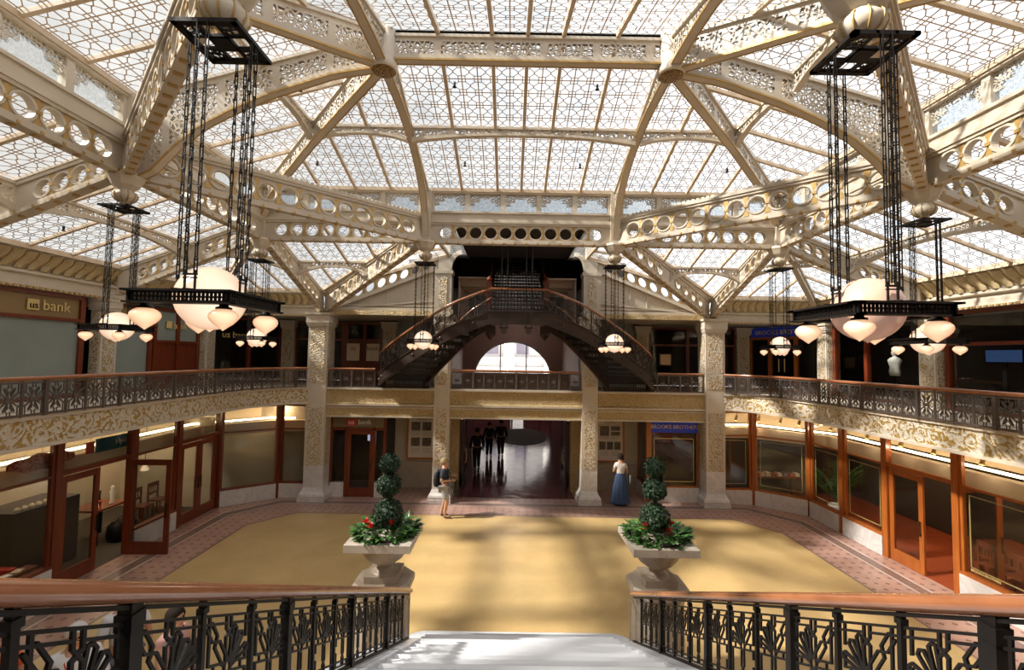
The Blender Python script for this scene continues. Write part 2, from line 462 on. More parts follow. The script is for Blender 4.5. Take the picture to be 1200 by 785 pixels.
ring(oct_poly(8.81, 15.45, 1.08), .03, .0045).build('floor_white_line', M['bandw'], floor)
pas = MB(); pas.box(-2.15, 16.35, .0, 2.15, 18.7, .006); pas.box(-4.4, 18.7, .0, 4.4, 40.0, .006)
def f_passage(t, b):
    co = t.coord(); n = t.noise(co, 3, 4); x, y, z = t.sep(co)
    f = t.m('LESS_THAN', t.m('FRACT', t.m('DIVIDE', y, 1.5)), .04)
    c = t.mix(t.mapr(n, .3, .7), (.20,.07,.09), (.13,.042,.055))
    t.link(t.mix(f, c, (.06,.02,.02)), b.inputs['Base Color']); t.link(t.mapr(n, .35, .65, .07, .15), b.inputs['Roughness']); b.inputs['IOR'].default_value = 1.75
M['passage'] = mat('glossy_red_tile', fn=f_passage)
pas.build('passage_tiles', M['passage'], floor)

# ------------------------------------------------------------------ enclosing walls (behind what the photo shows)
def wallbox(name, label, boxes, m):
    mb = MB()
    for b in boxes: mb.box(*b)
    o = mb.build(name, M[m]); return tag(o, label, 'wall', None, 'structure')
wallbox('wall_near', 'plain cream wall closing the court behind the stair', [(-13.2, YN-.2, 0, 13.2, YN, 9.6)], 'cream_plain')

# ------------------------------------------------------------------ columns
def column(x, hw, label, y=YC):
    c = struct('column', label, 'column', (x, y, 0))
    b = MB(); k = hw+.13
    b.box(x-k, y-k, 0, x+k, y+k, .12)
    rows = []
    for o_, z in [(.11,.12), (.12,.19), (.10,.26), (.05,.33), (.015,.42), (0,.46)]:
        h = hw+o_; rows.append([(x-h,y-h,z), (x+h,y-h,z), (x+h,y+h,z), (x-h,y+h,z)])
    b.grid(rows, closeu=True)
    b.build('base', M['marble'], c)
    s = MB(); s.box(x-hw, y-hw, .46, x+hw, y+hw, 1.2); s.build('shaft', M['marble'], c)
    s = MB(); s.box(x-hw, y-hw, 1.2, x+hw, y+hw, 6.0); s.build('upper_shaft', M['cream'], c)
    p = MB(); g = hw-.085
    for dx, dy in ((0,-1), (0,1), (1,0), (-1,0)):
        n = V((dx, dy, 0)); l = V((-dy, dx, 0)); ct = V((x, y, 0)) + n*hw
        for z0, z1 in ((1.2, 3.18), (4.0, 5.92)):
            p.obox(ct + Z*((z0+z1)/2), l*g, n*.014, Z*((z1-z0)/2))
    p.build('gilt_panel', M['colpat'], c)
    q = MB()
    for a, z0, z1 in ((.03, 5.95, 6.0), (.05, 6.0, 6.08), (.07, 6.08, 6.36), (.11, 6.36, 6.44)):
        q.box(x-hw-a, y-hw-a, z0, x+hw+a, y+hw+a, z1)
    q.build('capital', M['cream'], c)
    return c
column(-6.88, .33, 'square cream column with gilt panels, left of the dark bank doorway')
column(6.88, .33, 'square cream column with gilt panels, right of the blue shop sign')
column(-2.56, .27, 'inner gilt column to the left of the dark passage')
column(2.56, .27, 'inner gilt column to the right of the dark passage')

# ------------------------------------------------------------------ balcony: slab, gilt fascia, beams
XF = 8.45
def bal_path(s, y0=YN, off=0):
    """plan of the balcony edge, on side s, from the near wall round the corner to the outer column"""
    P = [(XF-off, y0), (XF-off, 12.9)]
    for i in range(1, 9):
        a = PI/2*i/8
        P.append((7.15-off + 1.3*cos(a) if i < 8 else 7.15-off, 12.9 + (2.75-off)*sin(a)))
    return [(s*x, y) for x, y in P]
FASC = [(0,3.28), (.03,3.28), (.03,3.33), (.0,3.35), (.0,3.78), (.035,3.80), (.045,3.85), (0,3.85)]
for s, nm in ((-1,'left'), (1,'right')):
    P = [V((x, y, 0)) for x, y in bal_path(s)]
    if s > 0: path = P
    else: path = list(reversed(P))
    f = MB(); f.profile(path, [(o+.0, z) for o, z in FASC if .0 <= o])
    o = f.build('trim_balcony_'+nm, [M['fascia']])
    tag(o, 'gilt scrollwork fascia of the balcony along the %s side' % nm, 'balcony edge', None, 'structure')
    e = MB()
    for z0, z1 in ((3.28, 3.34), (3.79, 3.86)):
        e.profile(path, [(-.02,z0), (.045,z0), (.045,z1), (-.02,z1)])
    e.build('moulding', M['cream'], o)
    fl = MB()
    quads = list(zip(P, P[1:]))
    for z in (3.29, 3.84):
        for a, b in quads: fl.face([(a.x,a.y,z), (b.x,b.y,z), (s*13.2,b.y,z), (s*13.2,a.y,z)])
        fl.face([(s*13.2,15.65,z), (s*7.15,15.65,z), (s*7.15,20.3,z), (s*13.2,20.3,z)])
    o2 = fl.build('balcony_floor', M['cream_plain']); tag(o2, 'balcony slab along the %s side of the court' % nm, 'balcony floor', None, 'structure')
for nm, xa, xb in (('left',-6.55,-2.83), ('centre',-2.29,2.29), ('right',2.83,6.55)):
    f = MB(); f.profile([V((xb,15.8,0)), V((xa,15.8,0))][::-1] if False else [V((xa,15.8,0)), V((xb,15.8,0))], [(-o, z) for o, z in FASC])
    f.box(xa, 15.8, 2.86, xb, 16.3, 3.24)
    o = f.build('trim_beam_'+nm, M['fascia_far']); tag(o, 'gilt balcony beam, %s bay of the far side' % nm, 'balcony edge', None, 'structure')
    e = MB()
    for z0, z1, yy in ((3.24, 3.30, 15.74), (3.79, 3.86, 15.74), (2.84, 2.89, 15.77), (3.16,3.20,15.77)): e.box(xa, yy, z0, xb, 16.3, z1)
    e.build('moulding', M['cream'], o)
# far slab over the passage and the shop bays
sl_ = MB(); sl_.box(-7.15, 16.25, 3.25, 7.15, 18.7, 3.84); sl_.box(-7.15,18.7,3.25,-4.45,20.4,3.84); sl_.box(4.45,18.7,3.25,7.15,20.4,3.84)
tag(sl_.build('balcony_floor', M['brown']), 'balcony slab behind the far beams', 'balcony floor', None, 'structure')

# ------------------------------------------------------------------ cornice with leaf cove, round the sides and far ends
for s, nm in ((-1,'left'), (1,'right')):
    corner = [V((s*10.55, YN, 0)), V((s*10.55, 15.86, 0)), V((s*6.85, 15.86, 0))]
    path = corner if s > 0 else list(reversed(corner))
    PR = [(.16,7.22), (.16,7.12), (.10,7.08), (-.02,7.0), (-.14,6.86), (-.20,6.74), (-.14,6.71), (-.14,6.65), (-.22,6.62), (-.22,6.40), (-.16,6.38), (-.16,6.33), (-.45,6.33)]
    f = MB(); f.profile(path, PR)
    o = f.build('trim_cornice_'+nm, M['cream']); tag(o, 'cream cornice with gilt leaf cove at the top of the %s upper wall' % nm, 'cornice', None, 'structure')
    lf = MB(); ed = MB(); dn = MB()
    for a, b, n in ((corner[0], corner[1], 64), (corner[1], corner[2], 14)):
        dv = (b-a)/n; dn_ = dv.normalized(); inn = V((-s, 0, 0)) if abs(dn_.y) > .5 else V((0, -1, 0))
        for i in range(n):
            c = a + dv*(i+.5)
            if (a - corner[0]).length < .1 and c.y < 3: continue
            L = dv.length
            rows = []
            for k in range(7):
                q = k/6; zz = 7.07 - .35*q
                out = interp([(0,.12), (.25,.03), (.6,-.10), (1,-.155)], q)
                wd = L*.5*(.55+.45*sin(PI*min(1, .25+q*.75)))
                sw = .05*sin(q*PI*1.5)
                rows.append([c + dn_*(wd*u_+sw) + inn*(out + .06*(1-u_*u_)) + Z*zz for u_ in (-.92,-.5,0,.5,.92)])
            lf.grid(rows)
            pts = [c + dn_*(L*.5*.95*(.55+.45*sin(PI*min(1,.25+k/6*.75)))+.05*sin(k/6*PI*1.5)) + inn*(interp([(0,.12),(.25,.03),(.6,-.10),(1,-.155)], k/6)+.02) + Z*(7.07-.35*k/6) for k in range(7)]
            ed.tube(pts, .010, 4)
            for j in (0, 1):
                dn.obox(c + dn_*(L*(j-.5)*.5) + inn*(-.15) + Z*6.355, dn_*L*.14, inn*.03, Z*.022)
                dn.obox(c + dn_*(L*(j-.5)*.5) + inn*(.16) + Z*7.17, dn_*.022, inn*.012, Z*.016)
    lf.build('leaf_cove', M['leafpaint'], o, True); ed.build('gilt_edges', M['gold'], o); dn.build('dentils', M['gold'], o)
# ------------------------------------------------------------------ glass roof
def mp(sx, sy): return Matrix(((sx,0,0,0), (0,sy,0,YS*(1-sy)), (0,0,1,0), (0,0,0,1)))
ZRG, ZE = 10.62, 9.40      # ridge and eave of the upper vault
def zup_far(y): return lerp(ZRG, ZE, (abs(y-YS))/(YD-.08-YS))
def zup_side(x): return lerp(ZRG, ZE, (abs(x)-XC)/(XO-.08-XC))
ZL = 8.52
def zlo_side(x): return ZL - .366*(abs(x)-XO)
def zlo_far(y): return ZL - .314*(abs(y-YS)-DY)

def glass_face(mb, pts, u_ax, o):
    """uv in metres: u along u_ax, v up the slope"""
    pts = [V(p) for p in pts]; n = (pts[1]-pts[0]).cross(pts[2]-pts[0]).normalized()
    u = V(u_ax).normalized(); v = n.cross(u); o = V(o)
    mb.face(pts, [((p-o).dot(u), (p-o).dot(v)) for p in pts])
BW = .065
roof_parts = []
def clip_bars(mb, poly, u_ax, v_ax, o, us, w=BW, h=.07, zoff=-.03):
    """bars across a convex facet at the given u positions, running along v"""
    u = V(u_ax).normalized(); v = V(v_ax).normalized(); o = V(o)
    P = [((V(p)-o).dot(u), (V(p)-o).dot(v)) for p in poly]
    n = len(P)
    for uu in us:
        hit = []
        for i in range(n):
            (a, b), (c, d_) = P[i], P[(i+1) % n]
            if (a-uu)*(c-uu) < 0: hit.append(b + (d_-b)*(uu-a)/(c-a))
        if len(hit) == 2 and abs(hit[0]-hit[1]) > .12:
            mb.beam(o+u*uu+v*hit[0]+Z*zoff, o+u*uu+v*hit[1]+Z*zoff, w, h)
CELL = .311
BAYS = [0]
for k in (3,3,2,2,3,3): BAYS.append(BAYS[-1]+k*CELL)
def facet(name, label, poly, u_ax, v_ax, o, us, struct_=True):
    g = MB(); glass_face(g, poly, u_ax, o)
    ob = g.build('ceiling', M['leaded']); tag(ob, label, 'glass roof', None, 'structure')
    b = MB(); clip_bars(b, poly, u_ax, v_ax, o, us)
    n = len(poly)
    for i in range(n):
        b.beam(V(poly[i])-Z*.04, V(poly[(i+1) % n])-Z*.04, .09, .09)
    b.build('glazing_bars', M['bar'], ob)
    return ob
M['bar'] = mat('tan_glazing_bar', (.56,.44,.31), .5)
E_ = XO-.08; D_ = YD-.08-YS
vf = V((0, D_, ZE-ZRG))
for sy, w_ in ((1,'far'), (-1,'near')):
    hl, hr = V((-XC, YS, ZRG)), V((XC, YS, ZRG))
    cl_, cr_ = V((-E_, YS+sy*D_, ZE)), V((E_, YS+sy*D_, ZE))
    us = [b for b in BAYS] + [-k*3*CELL for k in (1,2,3,4)] + [BAYS[-1]+k*3*CELL for k in (1,2,3,4)]
    facet('ceiling', 'leaded glass slope of the raised roof on the %s side' % w_, [hl, hr, cr_, cl_], (1,0,0), (0, sy*D_, ZE-ZRG), hl, us)
for sx, w_ in ((-1,'left'), (1,'right')):
    h = V((sx*XC, YS, ZRG)); a, b = V((sx*E_, YS-D_, ZE)), V((sx*E_, YS+D_, ZE))
    us = [k*3*CELL for k in range(-5, 6) if k != 0]
    facet('ceiling', 'leaded glass slope of the raised roof on the %s side' % w_, [h, b, a], (0,1,0), (sx*(E_-XC), 0, ZE-ZRG), h, us)
# lower roof
XG, YG = 10.42, 15.78
for sx, w_ in ((-1,'left'), (1,'right')):
    y1 = YG; y0 = 2*YS-YG
    poly = [V((sx*(XO+.05), YD+.03, ZL)), V((sx*XG, y1, zlo_side(XG))), V((sx*XG, y0, zlo_side(XG))), V((sx*(XO+.05), 2*YS-YD-.03, ZL))]
    us = [k*3*CELL for k in range(-9, 10) if k != 0]
    facet('ceiling', 'leaded glass of the lower sloping roof along the %s wall' % w_, poly, (0,1,0), (sx*(XG-XO), 0, zlo_side(XG)-ZL), V((sx*(XO+.05), YS, ZL)), us)
    for sy, q in ((1,'far'), (-1,'near')):
        T = lambda y: YS+sy*(y-YS)
        o = V((sx*XO, T(YD), ZL))
        poly = [V((sx*(XO+.05), T(YD), ZL)), V((sx*XC, T(YD), ZL)), V((sx*XO, T(YG), zlo_far(YG))), V((sx*XG, T(YG), zlo_far(YG)))]
        facet('ceiling', 'leaded glass of the lower roof in the %s %s corner' % (q, w_), poly, (sx,0,0), (0, sy*(YG-YD), zlo_far(YG)-ZL), o, [-4.33+k*.93 for k in range(0, 9)])
        poly = [V((sx*XC, T(YD), ZL)), V((sx*2.45, T(YC-.1), 8.6)), V((sx*(XO-.1), T(YG), zlo_far(YG)))]
        n_ = (poly[1]-poly[0]).normalized()
        facet('ceiling', 'leaded glass triangle beside the %s gable of the %s side' % (w_, q), poly, (0,sy,0), (sx*(XO-XC), 0, -.75), poly[0], [.93, 1.86, 2.79])

# ------------------------------------------------------------------ trusses with pierced circles
def circle_cell(mb, A, B, C, D, nrm, r, t_, n=20, solid=False):
    """bilinear cell A(bottom left) B C D with a round hole of radius r and a raised ring"""
    A, B, C, D, nrm = V(A), V(B), V(C), V(D), V(nrm)
    def bl(u, v): return lerp(lerp(A, B, u), lerp(D, C, u), v)
    w_ = ((B-A).length+(C-D).length)/2; h_ = ((D-A).length+(C-B).length)/2
    ins, outs, rg = [], [], []
    for i in range(n):
        a = 2*PI*(i+.5)/n; c, s = cos(a), sin(a)
        k = .5/max(abs(c), abs(s)); outs.append(bl(.5+c*k, .5+s*k))
        ins.append(bl(.5+c*r/w_, .5+s*r/h_)); rg.append(bl(.5+c*(r+.035)/w_, .5+s*(r+.035)/h_))
    h = nrm*t_/2
    for i in range(n):
        j = (i+1) % n
        mb.face([outs[i]+h, outs[j]+h, ins[j]+h, ins[i]+h]); mb.face([outs[j]-h, outs[i]-h, ins[i]-h, ins[j]-h])
        mb.face([ins[i]+h*1.6, ins[j]+h*1.6, ins[j]-h*1.6, ins[i]-h*1.6])
        for g in (1, -1):
            mb.face([ins[i]+h*1.6*g, ins[j]+h*1.6*g, rg[j]+h*1.6*g, rg[i]+h*1.6*g])
            mb.face([rg[i]+h*1.6*g, rg[j]+h*1.6*g, rg[j]+h*g, rg[i]+h*g])
def truss(P0, P1, Q0, Q1, n, parent_label, crest=False, kind='roof_truss', end0=.2, end1=.2, r=.155, t_=.07, wb=.2, studs=True, bar=None):
    """bottom chord P0-P1, top chord Q0-Q1, n pierced circles"""
    P0, P1, Q0, Q1 = map(V, (P0, P1, Q0, Q1)); L = (P1-P0).length
    nrm = (P1-P0).cross(Z).normalized()
    root = struct(kind, parent_label, 'roof truss', (P0+P1)/2)
    w = MB(); g = MB()
    f0, f1 = end0/L, 1-end1/L
    pt = lambda s_, v: lerp(lerp(P0, P1, s_), lerp(Q0, Q1, s_), v)
    for a, b in ((0, f0), (f1, 1)):
        c = [pt(a,0), pt(b,0), pt(b,1), pt(a,1)]
        for g_ in (1, -1): w.face([q+nrm*t_/2*g_ for q in c])
    for i in range(n):
        a, b = lerp(f0, f1, i/n), lerp(f0, f1, (i+1)/n)
        hh = (pt((a+b)/2,1)-pt((a+b)/2,0)).length; rr = min(r, hh*.36, (b-a)*L*.41)
        circle_cell(w, pt(a,0), pt(b,0), pt(b,1), pt(a,1), nrm, rr, t_)
        if i:
            hw = .055/L
            for v0, v1 in ((.14,.52), (.86,.48)):
                for g_ in (1, -1):
                    o_ = nrm*(t_/2+.012)*g_
                    A, B, C, D = pt(a-hw,v0)+o_, pt(a+hw,v0)+o_, pt(a+hw*.3,v1)+o_, pt(a-hw*.3,v1)+o_
                    g.face([A, B, C, D]); g.face([A, A-o_*.3, B-o_*.3, B])
            for g_ in (1,-1):
                o_ = nrm*(t_/2+.02)*g_
                g.beam(pt(a-hw*.7,.5)+o_, pt(a+hw*.7,.5)+o_, .03, .05)
    web = w.build('web', M['cream'], root)
    g.build('gilt_ornament', M['gold'], root)
    c = MB(); e = (P1-P0).normalized(); up = nrm.cross(e); up = up if up.z > 0 else -up
    c.beam(P0-up*.025, P1-up*.025, wb, .05, up); c.beam(P0+up*.035, P1+up*.035, .12, .07, up)
    eq = (Q1-Q0).normalized(); uq = nrm.cross(eq); uq = uq if uq.z > 0 else -uq
    c.beam(Q0-uq*.03, Q1-uq*.03, .15, .06, uq); c.beam(Q0+uq*.02, Q1+uq*.02, .2, .05, uq)
    if crest:
        k = int(L/.11)
        for i in range(k):
            a = lerp(Q0, Q1, (i+.5)/k) + uq*.045
            c.prism([(-.05,0), (.05,0), (.05,.05), (.025,.09), (-.025,.09), (-.05,.05)], a, eq, uq, .05)
    c.build('chords', M['cream'], root)
    if studs:
        s_ = MB(); k = int(L/.29)
        for i in range(k):
            a = lerp(P0, P1, (i+.5)/k) - up*.058
            s_.obox(a, e*.028, nrm*.045, up*.012)
            for g_ in (1,-1): s_.obox(a + nrm*(wb/2+.0)*g_ + up*.035, e*.022, nrm*.012, up*.02)
        s_.build('gilt_studs', M['gold'], root)
    return root
ZT0, ZT1 = 8.0, 8.50
side = lambda s: 'left' if s < 0 else 'right'
for sy, q in ((1,'far'), (-1,'near')):
    y = YS+sy*DY
    truss((-XC+.12,y,ZT0), (XC-.12,y,ZT0), (-XC+.12,y,ZT1), (XC-.12,y,ZT1), 11, 'straight roof truss with round holes across the %s end, between the two middle pendants' % q)
    for sx in (-1, 1):
        truss((sx*(XC+.12),y,ZT0), (sx*(XO-.12),y,ZT0), (sx*(XC+.12),y,ZT1), (sx*(XO-.12),y,ZT1), 9, 'straight roof truss with round holes on the %s end, to the %s corner pendant' % (q, side(sx)))
        truss((sx*XO,YS+sy*.12,ZT0), (sx*XO,y-sy*.12,ZT0), (sx*XO,YS+sy*.12,ZT1), (sx*XO,y-sy*.12,ZT1), 9, 'roof truss with round holes under the %s clerestory, %s half' % (side(sx), q))
        d_ = V((sx*(XO-XC), -sy*DY, 0)).normalized()
        a, b = V((sx*XC, y, 0))+d_*.14, V((sx*XO, YS, 0))-d_*.14
        truss(a+Z*ZT0, b+Z*ZT0, a+Z*8.6, b+Z*8.6, 13, 'scalloped diagonal truss with gilt round holes crossing the %s %s corner of the roof' % (q, side(sx)), crest=True, r=.175, wb=.15)
def down_truss(p, q, label):
    """lower roof truss from pendant p (x,y) to wall q (x,y), in two halves with a boss between"""
    zb0, zb1, zt0, zt1 = 8.0, 6.48, ZL-.05, 7.1
    p, q = V((*p,0)), V((*q,0)); dl = (q-p).normalized()*.12; a = p+dl
    f = lambda s_, z0, z1: lerp(a, q, s_) + Z*lerp(z0, z1, s_)
    for h, (s0, s1) in (('upper',(0,.5)), ('lower',(.5,1))):
        truss(f(s0,zb0,zb1), f(s1,zb0,zb1), f(s0,zt0,zt1), f(s1,zt0,zt1), 4, label % h, end0=.2, end1=.42 if h == 'upper' else .55, r=.15)
for sx in (-1, 1):
    w_ = side(sx)
    down_truss((sx*XO, YS), (sx*10.5, YS), '%s half of the sloping truss from the '+w_+' middle pendant out to the wall')
    for sy, n_ in ((1,'far'), (-1,'near')):
        y = YS+sy*DY; yc = YS+sy*(15.9-YS)
        down_truss((sx*XO, y), (sx*10.5, y), '%s half of the sloping truss from the '+n_+' '+w_+' corner pendant out to the side wall')
        down_truss((sx*XO, y), (sx*6.86, yc), '%s half of the sloping truss from the '+n_+' '+w_+' corner pendant down to the outer column')
        down_truss((sx*XC, y), (sx*6.75, yc), '%s half of the sloping diagonal truss from the '+n_+' '+w_+' middle pendant to the outer column')
        if sy > 0:
            root = truss((sx*6.8,15.97,6.5), (sx*2.85,15.97,8.1), (sx*6.8,15.97,7.02), (sx*2.85,15.97,8.62), 9, 'sloping truss with round holes along the %s far gable' % w_, studs=False, wb=.14)

# ------------------------------------------------------------------ arched ribs, ridge girder, purlins
def web_rib(name, label, base, e, s0, s1, ztop, zbot, t_=.06, n=22, flange=.15, m='pierced', root=None, cat='roof rib', gold=True):
    """vertical web between curves ztop(s), zbot(s) along horizontal direction e from base"""
    base, e = V(base), V(e).normalized(); nrm = V((-e.y, e.x, 0))
    root = root or struct(name, label, cat, base + e*((s0+s1)/2) + Z*zbot((s0+s1)/2))
    S = [lerp(s0, s1, i/n) for i in range(n+1)]
    w = MB(); mid = MB(); pat = []
    for i in range(n):
        a, b = S[i], S[i+1]
        for g in (1, -1):
            o = nrm*t_/2*g
            P = lambda s, z: base + e*s + Z*z + o
            ha, hb = ztop(a)-zbot(a), ztop(b)-zbot(b)
            ca, cb = min(.10, ha*.22), min(.10, hb*.22)
            f = [P(a,zbot(a)), P(b,zbot(b)), P(b,zbot(b)+cb), P(a,zbot(a)+ca)]
            k = [P(a,ztop(a)-ca), P(b,ztop(b)-cb), P(b,ztop(b)), P(a,ztop(a))]
            c = [f[3], f[2], k[1], k[0]]; uv = [(a,zbot(a)+ca), (b,zbot(b)+cb), (b,ztop(b)-cb), (a,ztop(a)-ca)]
            w.face(f); w.face(k); mid.face(c, uv)
        if g: pass
    w.build('rib_edges', M['cream'], root)
    mid.build('pierced_web', M[m], root)
    fl = MB(); fl.sweep([base+e*s+Z*(zbot(s)-.02) for s in S], flange, .045)
    fl.sweep([base+e*s+Z*(ztop(s)+.0) for s in S], flange*1.0, .05)
    fl.build('flange', M['cream'], root)
    if gold:
        g_ = MB()
        for q in (1, -1): g_.sweep([base+e*s+Z*(zbot(s)-.035)+nrm*(flange/2)*q for s in S], .022, .03)
        g_.build('gilt_edge', M['gold'], root)
    return root
# ridge girder between the hubs
web_rib('roof_girder', 'straight pierced ridge girder between the two round ceiling bosses', (-XC, YS, 0), (1,0,0), .2, 2*XC-.2, lambda s: 10.52, lambda s: 10.12, n=12, cat='roof girder')
archD = lambda s: 10.02 - 1.97*(1-sqrt(max(0, 1-min(1,s)**2.6)))
archS = lambda s: interp([(0,9.98), (.2,9.84), (.46,9.46), (.6,9.19), (.73,8.88), (.82,8.55), (.875,8.29), (.93,8.02), (1,7.98)], s)
for sx in (-1, 1):
    for sy, q in ((1,'far'), (-1,'near')):
        L = DY-.1
        web_rib('roof_rib', 'arched pierced rib from the %s boss to the %s middle pendant' % (side(sx), q), (sx*XC, YS, 0), (0,sy,0), .2, L,
                lambda s: zup_far(YS+s)-.07, lambda s: archD(s/L))
        e = V((sx*(E_-XC), sy*D_, 0)); Lh = e.length
        web_rib('roof_rib', 'straight pierced hip rib from the %s boss toward the %s corner pendant' % (side(sx), q), (sx*XC, YS, 0), e, .2, Lh+.02,
                lambda s: lerp(ZRG, ZE, s/Lh)-.07, lambda s: interp([(0,10.0), (.5,9.58), (.8,9.2), (.92,8.95), (1,8.55)], s/Lh))
    L = XO-XC-.1
    web_rib('roof_rib', 'arched pierced rib from the %s boss to the %s middle pendant at the side' % (side(sx), side(sx)), (sx*XC, YS, 0), (sx,0,0), .2, L,
            lambda s: zup_side(XC+s)-.07, lambda s: archS(s/L))
# purlins half way down the upper slopes
def purlin(a, b, z, lab, dep=.30, mid_=.12):
    a, b = V(a), V(b); e = b-a; L = e.length
    zb = lambda s: z - mid_ - (dep-mid_)*abs(2*s/L-1)**2.4
    web_rib('roof_purlin', lab, (a.x, a.y, 0), e, .06, L-.06, lambda s: z, zb, n=14, flange=.12, cat='roof purlin', gold=False)
ym = (YS+YD-.08)/2; zm = zup_far(ym)-.04; xm = (XC+E_)/2
for sy, q in ((1,'far'), (-1,'near')):
    T = lambda y: YS+sy*(y-YS)
    purlin((-XC,T(ym),0), (XC,T(ym),0), zm, 'shallow arched purlin across the middle of the %s upper slope' % q)
    for sx in (-1, 1):
        purlin((sx*XC,T(ym),0), (sx*xm,T(ym),0), zm, 'short arched purlin of the %s upper slope, toward the %s hip' % (q, side(sx)))
        purlin((sx*xm,YS,0), (sx*xm,T(ym),0), zm, 'short arched purlin of the %s upper slope, %s half' % (side(sx), q), dep=.34)
# purlins of the lower roof
for sx in (-1, 1):
    xl = 8.66; zl = zlo_side(xl)-.04
    for sy, q in ((1,'far'), (-1,'near')):
        T = lambda y: YS+sy*(y-YS)
        purlin((sx*xl,YS,0), (sx*xl,T(YD),0), zl, 'long arched purlin of the lower %s roof, %s half' % (side(sx), q), dep=.46, mid_=.14)
        yl = 13.85; z2 = zlo_far(yl)-.04
        purlin((sx*4.6,T(yl),0), (sx*6.84,T(yl),0), z2, 'arched purlin of the lower roof between the %s trusses that meet on the outer column, %s end' % (side(sx), q), dep=.42)
        purlin((sx*xl,T(YD),0), (sx*6.84,T(yl),0), lerp(zl, z2, .5), 'arched purlin across the %s %s corner of the lower roof' % (q, side(sx)), dep=.42)
        h = web_rib('roof_rib', 'hip rib of the lower roof in the %s %s corner' % (q, side(sx)), (sx*XO, T(YD), 0), (sx*(XG-XO), sy*(YG-YD), 0), .1, 5.2,
                lambda s: ZL-.05-.243*s, lambda s: ZL-.26-.243*s, gold=False)

# ------------------------------------------------------------------ hubs, posts and pendants
for sx in (-1, 1):
    h = struct('ceiling_boss', 'round ceiling boss with gilt medallion at the %s end of the ridge' % side(sx), 'ceiling boss', (sx*XC, YS, 9.86))
    m = MB(); m.lathe([(.0,10.62), (.20,10.62), (.20,10.1), (.215,10.06), (.235,10.0), (.24,9.93), (.215,9.90), (.205,9.90)], (sx*XC,YS,0), 28); m.build('drum', M['cream'], h, True)
    m = MB(); m.lathe([(.205,9.90), (.19,9.89), (.15,9.87), (.06,9.86), (0,9.855)], (sx*XC,YS,0), 28)
    M.setdefault('medal', mat('gilt_rosette', (.3,.16,.03), .4, .5, fn=f_scroll((.12,.06,.02), (.55,.34,.08), 14, .1)))
    m.build('medallion', M['medal'], h, True)
PENDS = [(sx*XC, YD, 'middle far', sx) for sx in (-1,1)] + [(sx*XO, YD, 'far corner', sx) for sx in (-1,1)] + [(sx*XO, YS, 'side', sx) for sx in (-1,1)] + \
        [(sx*XC, YA, 'middle near', sx) for sx in (-1,1)] + [(sx*XO, YA, 'near corner', sx) for sx in (-1,1)]
for x, y, w_, sx in PENDS:
    p = struct('roof_pendant', 'carved cream pendant where roof trusses meet, %s %s' % (side(sx), w_), 'roof pendant', (x, y, 7.5))
    m = MB(); m.box(x-.14, y-.14, 7.99, x+.14, y+.14, 9.36); m.build('post', M['cream'], p)
    m = MB(); k = 8; rows = []
    for r, z in [(.20,8.0), (.27,8.0), (.28,7.95), (.26,7.92), (.20,7.80), (.13,7.74), (.11,7.72)]:
        rows.append([(x+r*cos(PI/8+2*PI*i/8), y+r*sin(PI/8+2*PI*i/8), z) for i in range(8)])
    m.grid(rows, closeu=True); m.build('bracket', M['cream'], p)
    m = MB(); m.lathe([(.11,7.74), (.13,7.70), (.165,7.66), (.17,7.62), (.14,7.56), (.08,7.52), (.07,7.50)], (x,y,0), 20); m.build('ball', M['cream'], p, True)
    m = MB(); m.lathe([(.065,7.52), (.07,7.49), (.05,7.46), (.055,7.44), (.03,7.43), (0,7.43)], (x,y,0), 14)
    for i in range(10):
        a = 2*PI*i/10
        m.tube([(x+r*cos(a), y+r*sin(a), z) for r, z in [(.135,7.71), (.172,7.65), (.172,7.61), (.143,7.555), (.085,7.515)]], .008, 4)
    m.build('gilt_collar', M['gold'], p, True)

# ------------------------------------------------------------------ clerestory of the raised roof
def clerestory(a, b, n, label, idx):
    a, b = V(a), V(b); e = (b-a).normalized(); L = (b-a).length; nr = V((-e.y, e.x, 0))
    root = struct('window_%d' % idx, label, 'clerestory window', (a+b)/2+Z*8.55)
    f = MB()
    f.beam(a+Z*8.655, b+Z*8.655, .10, .27); f.beam(a+Z*8.78, b+Z*8.78, .18, .05); f.beam(a+Z*8.57, b+Z*8.57, .16, .06)
    f.beam(a+Z*9.35, b+Z*9.35, .14, .12); f.beam(a+Z*9.30, b+Z*9.30, .20, .04)
    pw = L/n
    for i in range(n+1): f.beam(a+e*pw*i+Z*8.78, a+e*pw*i+Z*9.32, .13, .13, e)
    f.build('frame', M['cream'], root)
    g = MB(); lc = MB()
    for i in range(n):
        c0, c1 = a+e*(pw*i+.06), a+e*(pw*(i+1)-.06); W = (c1-c0).length
        g.face([c0+Z*8.8, c1+Z*8.8, c1+Z*9.3, c0+Z*9.3])
        # fret along the top and down the corners, as a thin pierced board
        for g_ in (.02, -.02):
            o = nr*g_
            for (u0, u1, z0, z1) in ((.0,W,9.17,9.30), (.0,.14,8.98,9.17), (W-.14,W,8.98,9.17), (.14,.26,9.08,9.17), (W-.26,W-.14,9.08,9.17)):
                lc.face([c0+e*u0+Z*z0+o, c0+e*u1+Z*z0+o, c0+e*u1+Z*z1+o, c0+e*u0+Z*z1+o], [(u0,z0), (u1,z0), (u1,z1), (u0,z1)])
    g.build('panes', M['clere'], root); lc.build('fretwork', M['pierced_fine'], root)
ci = 1
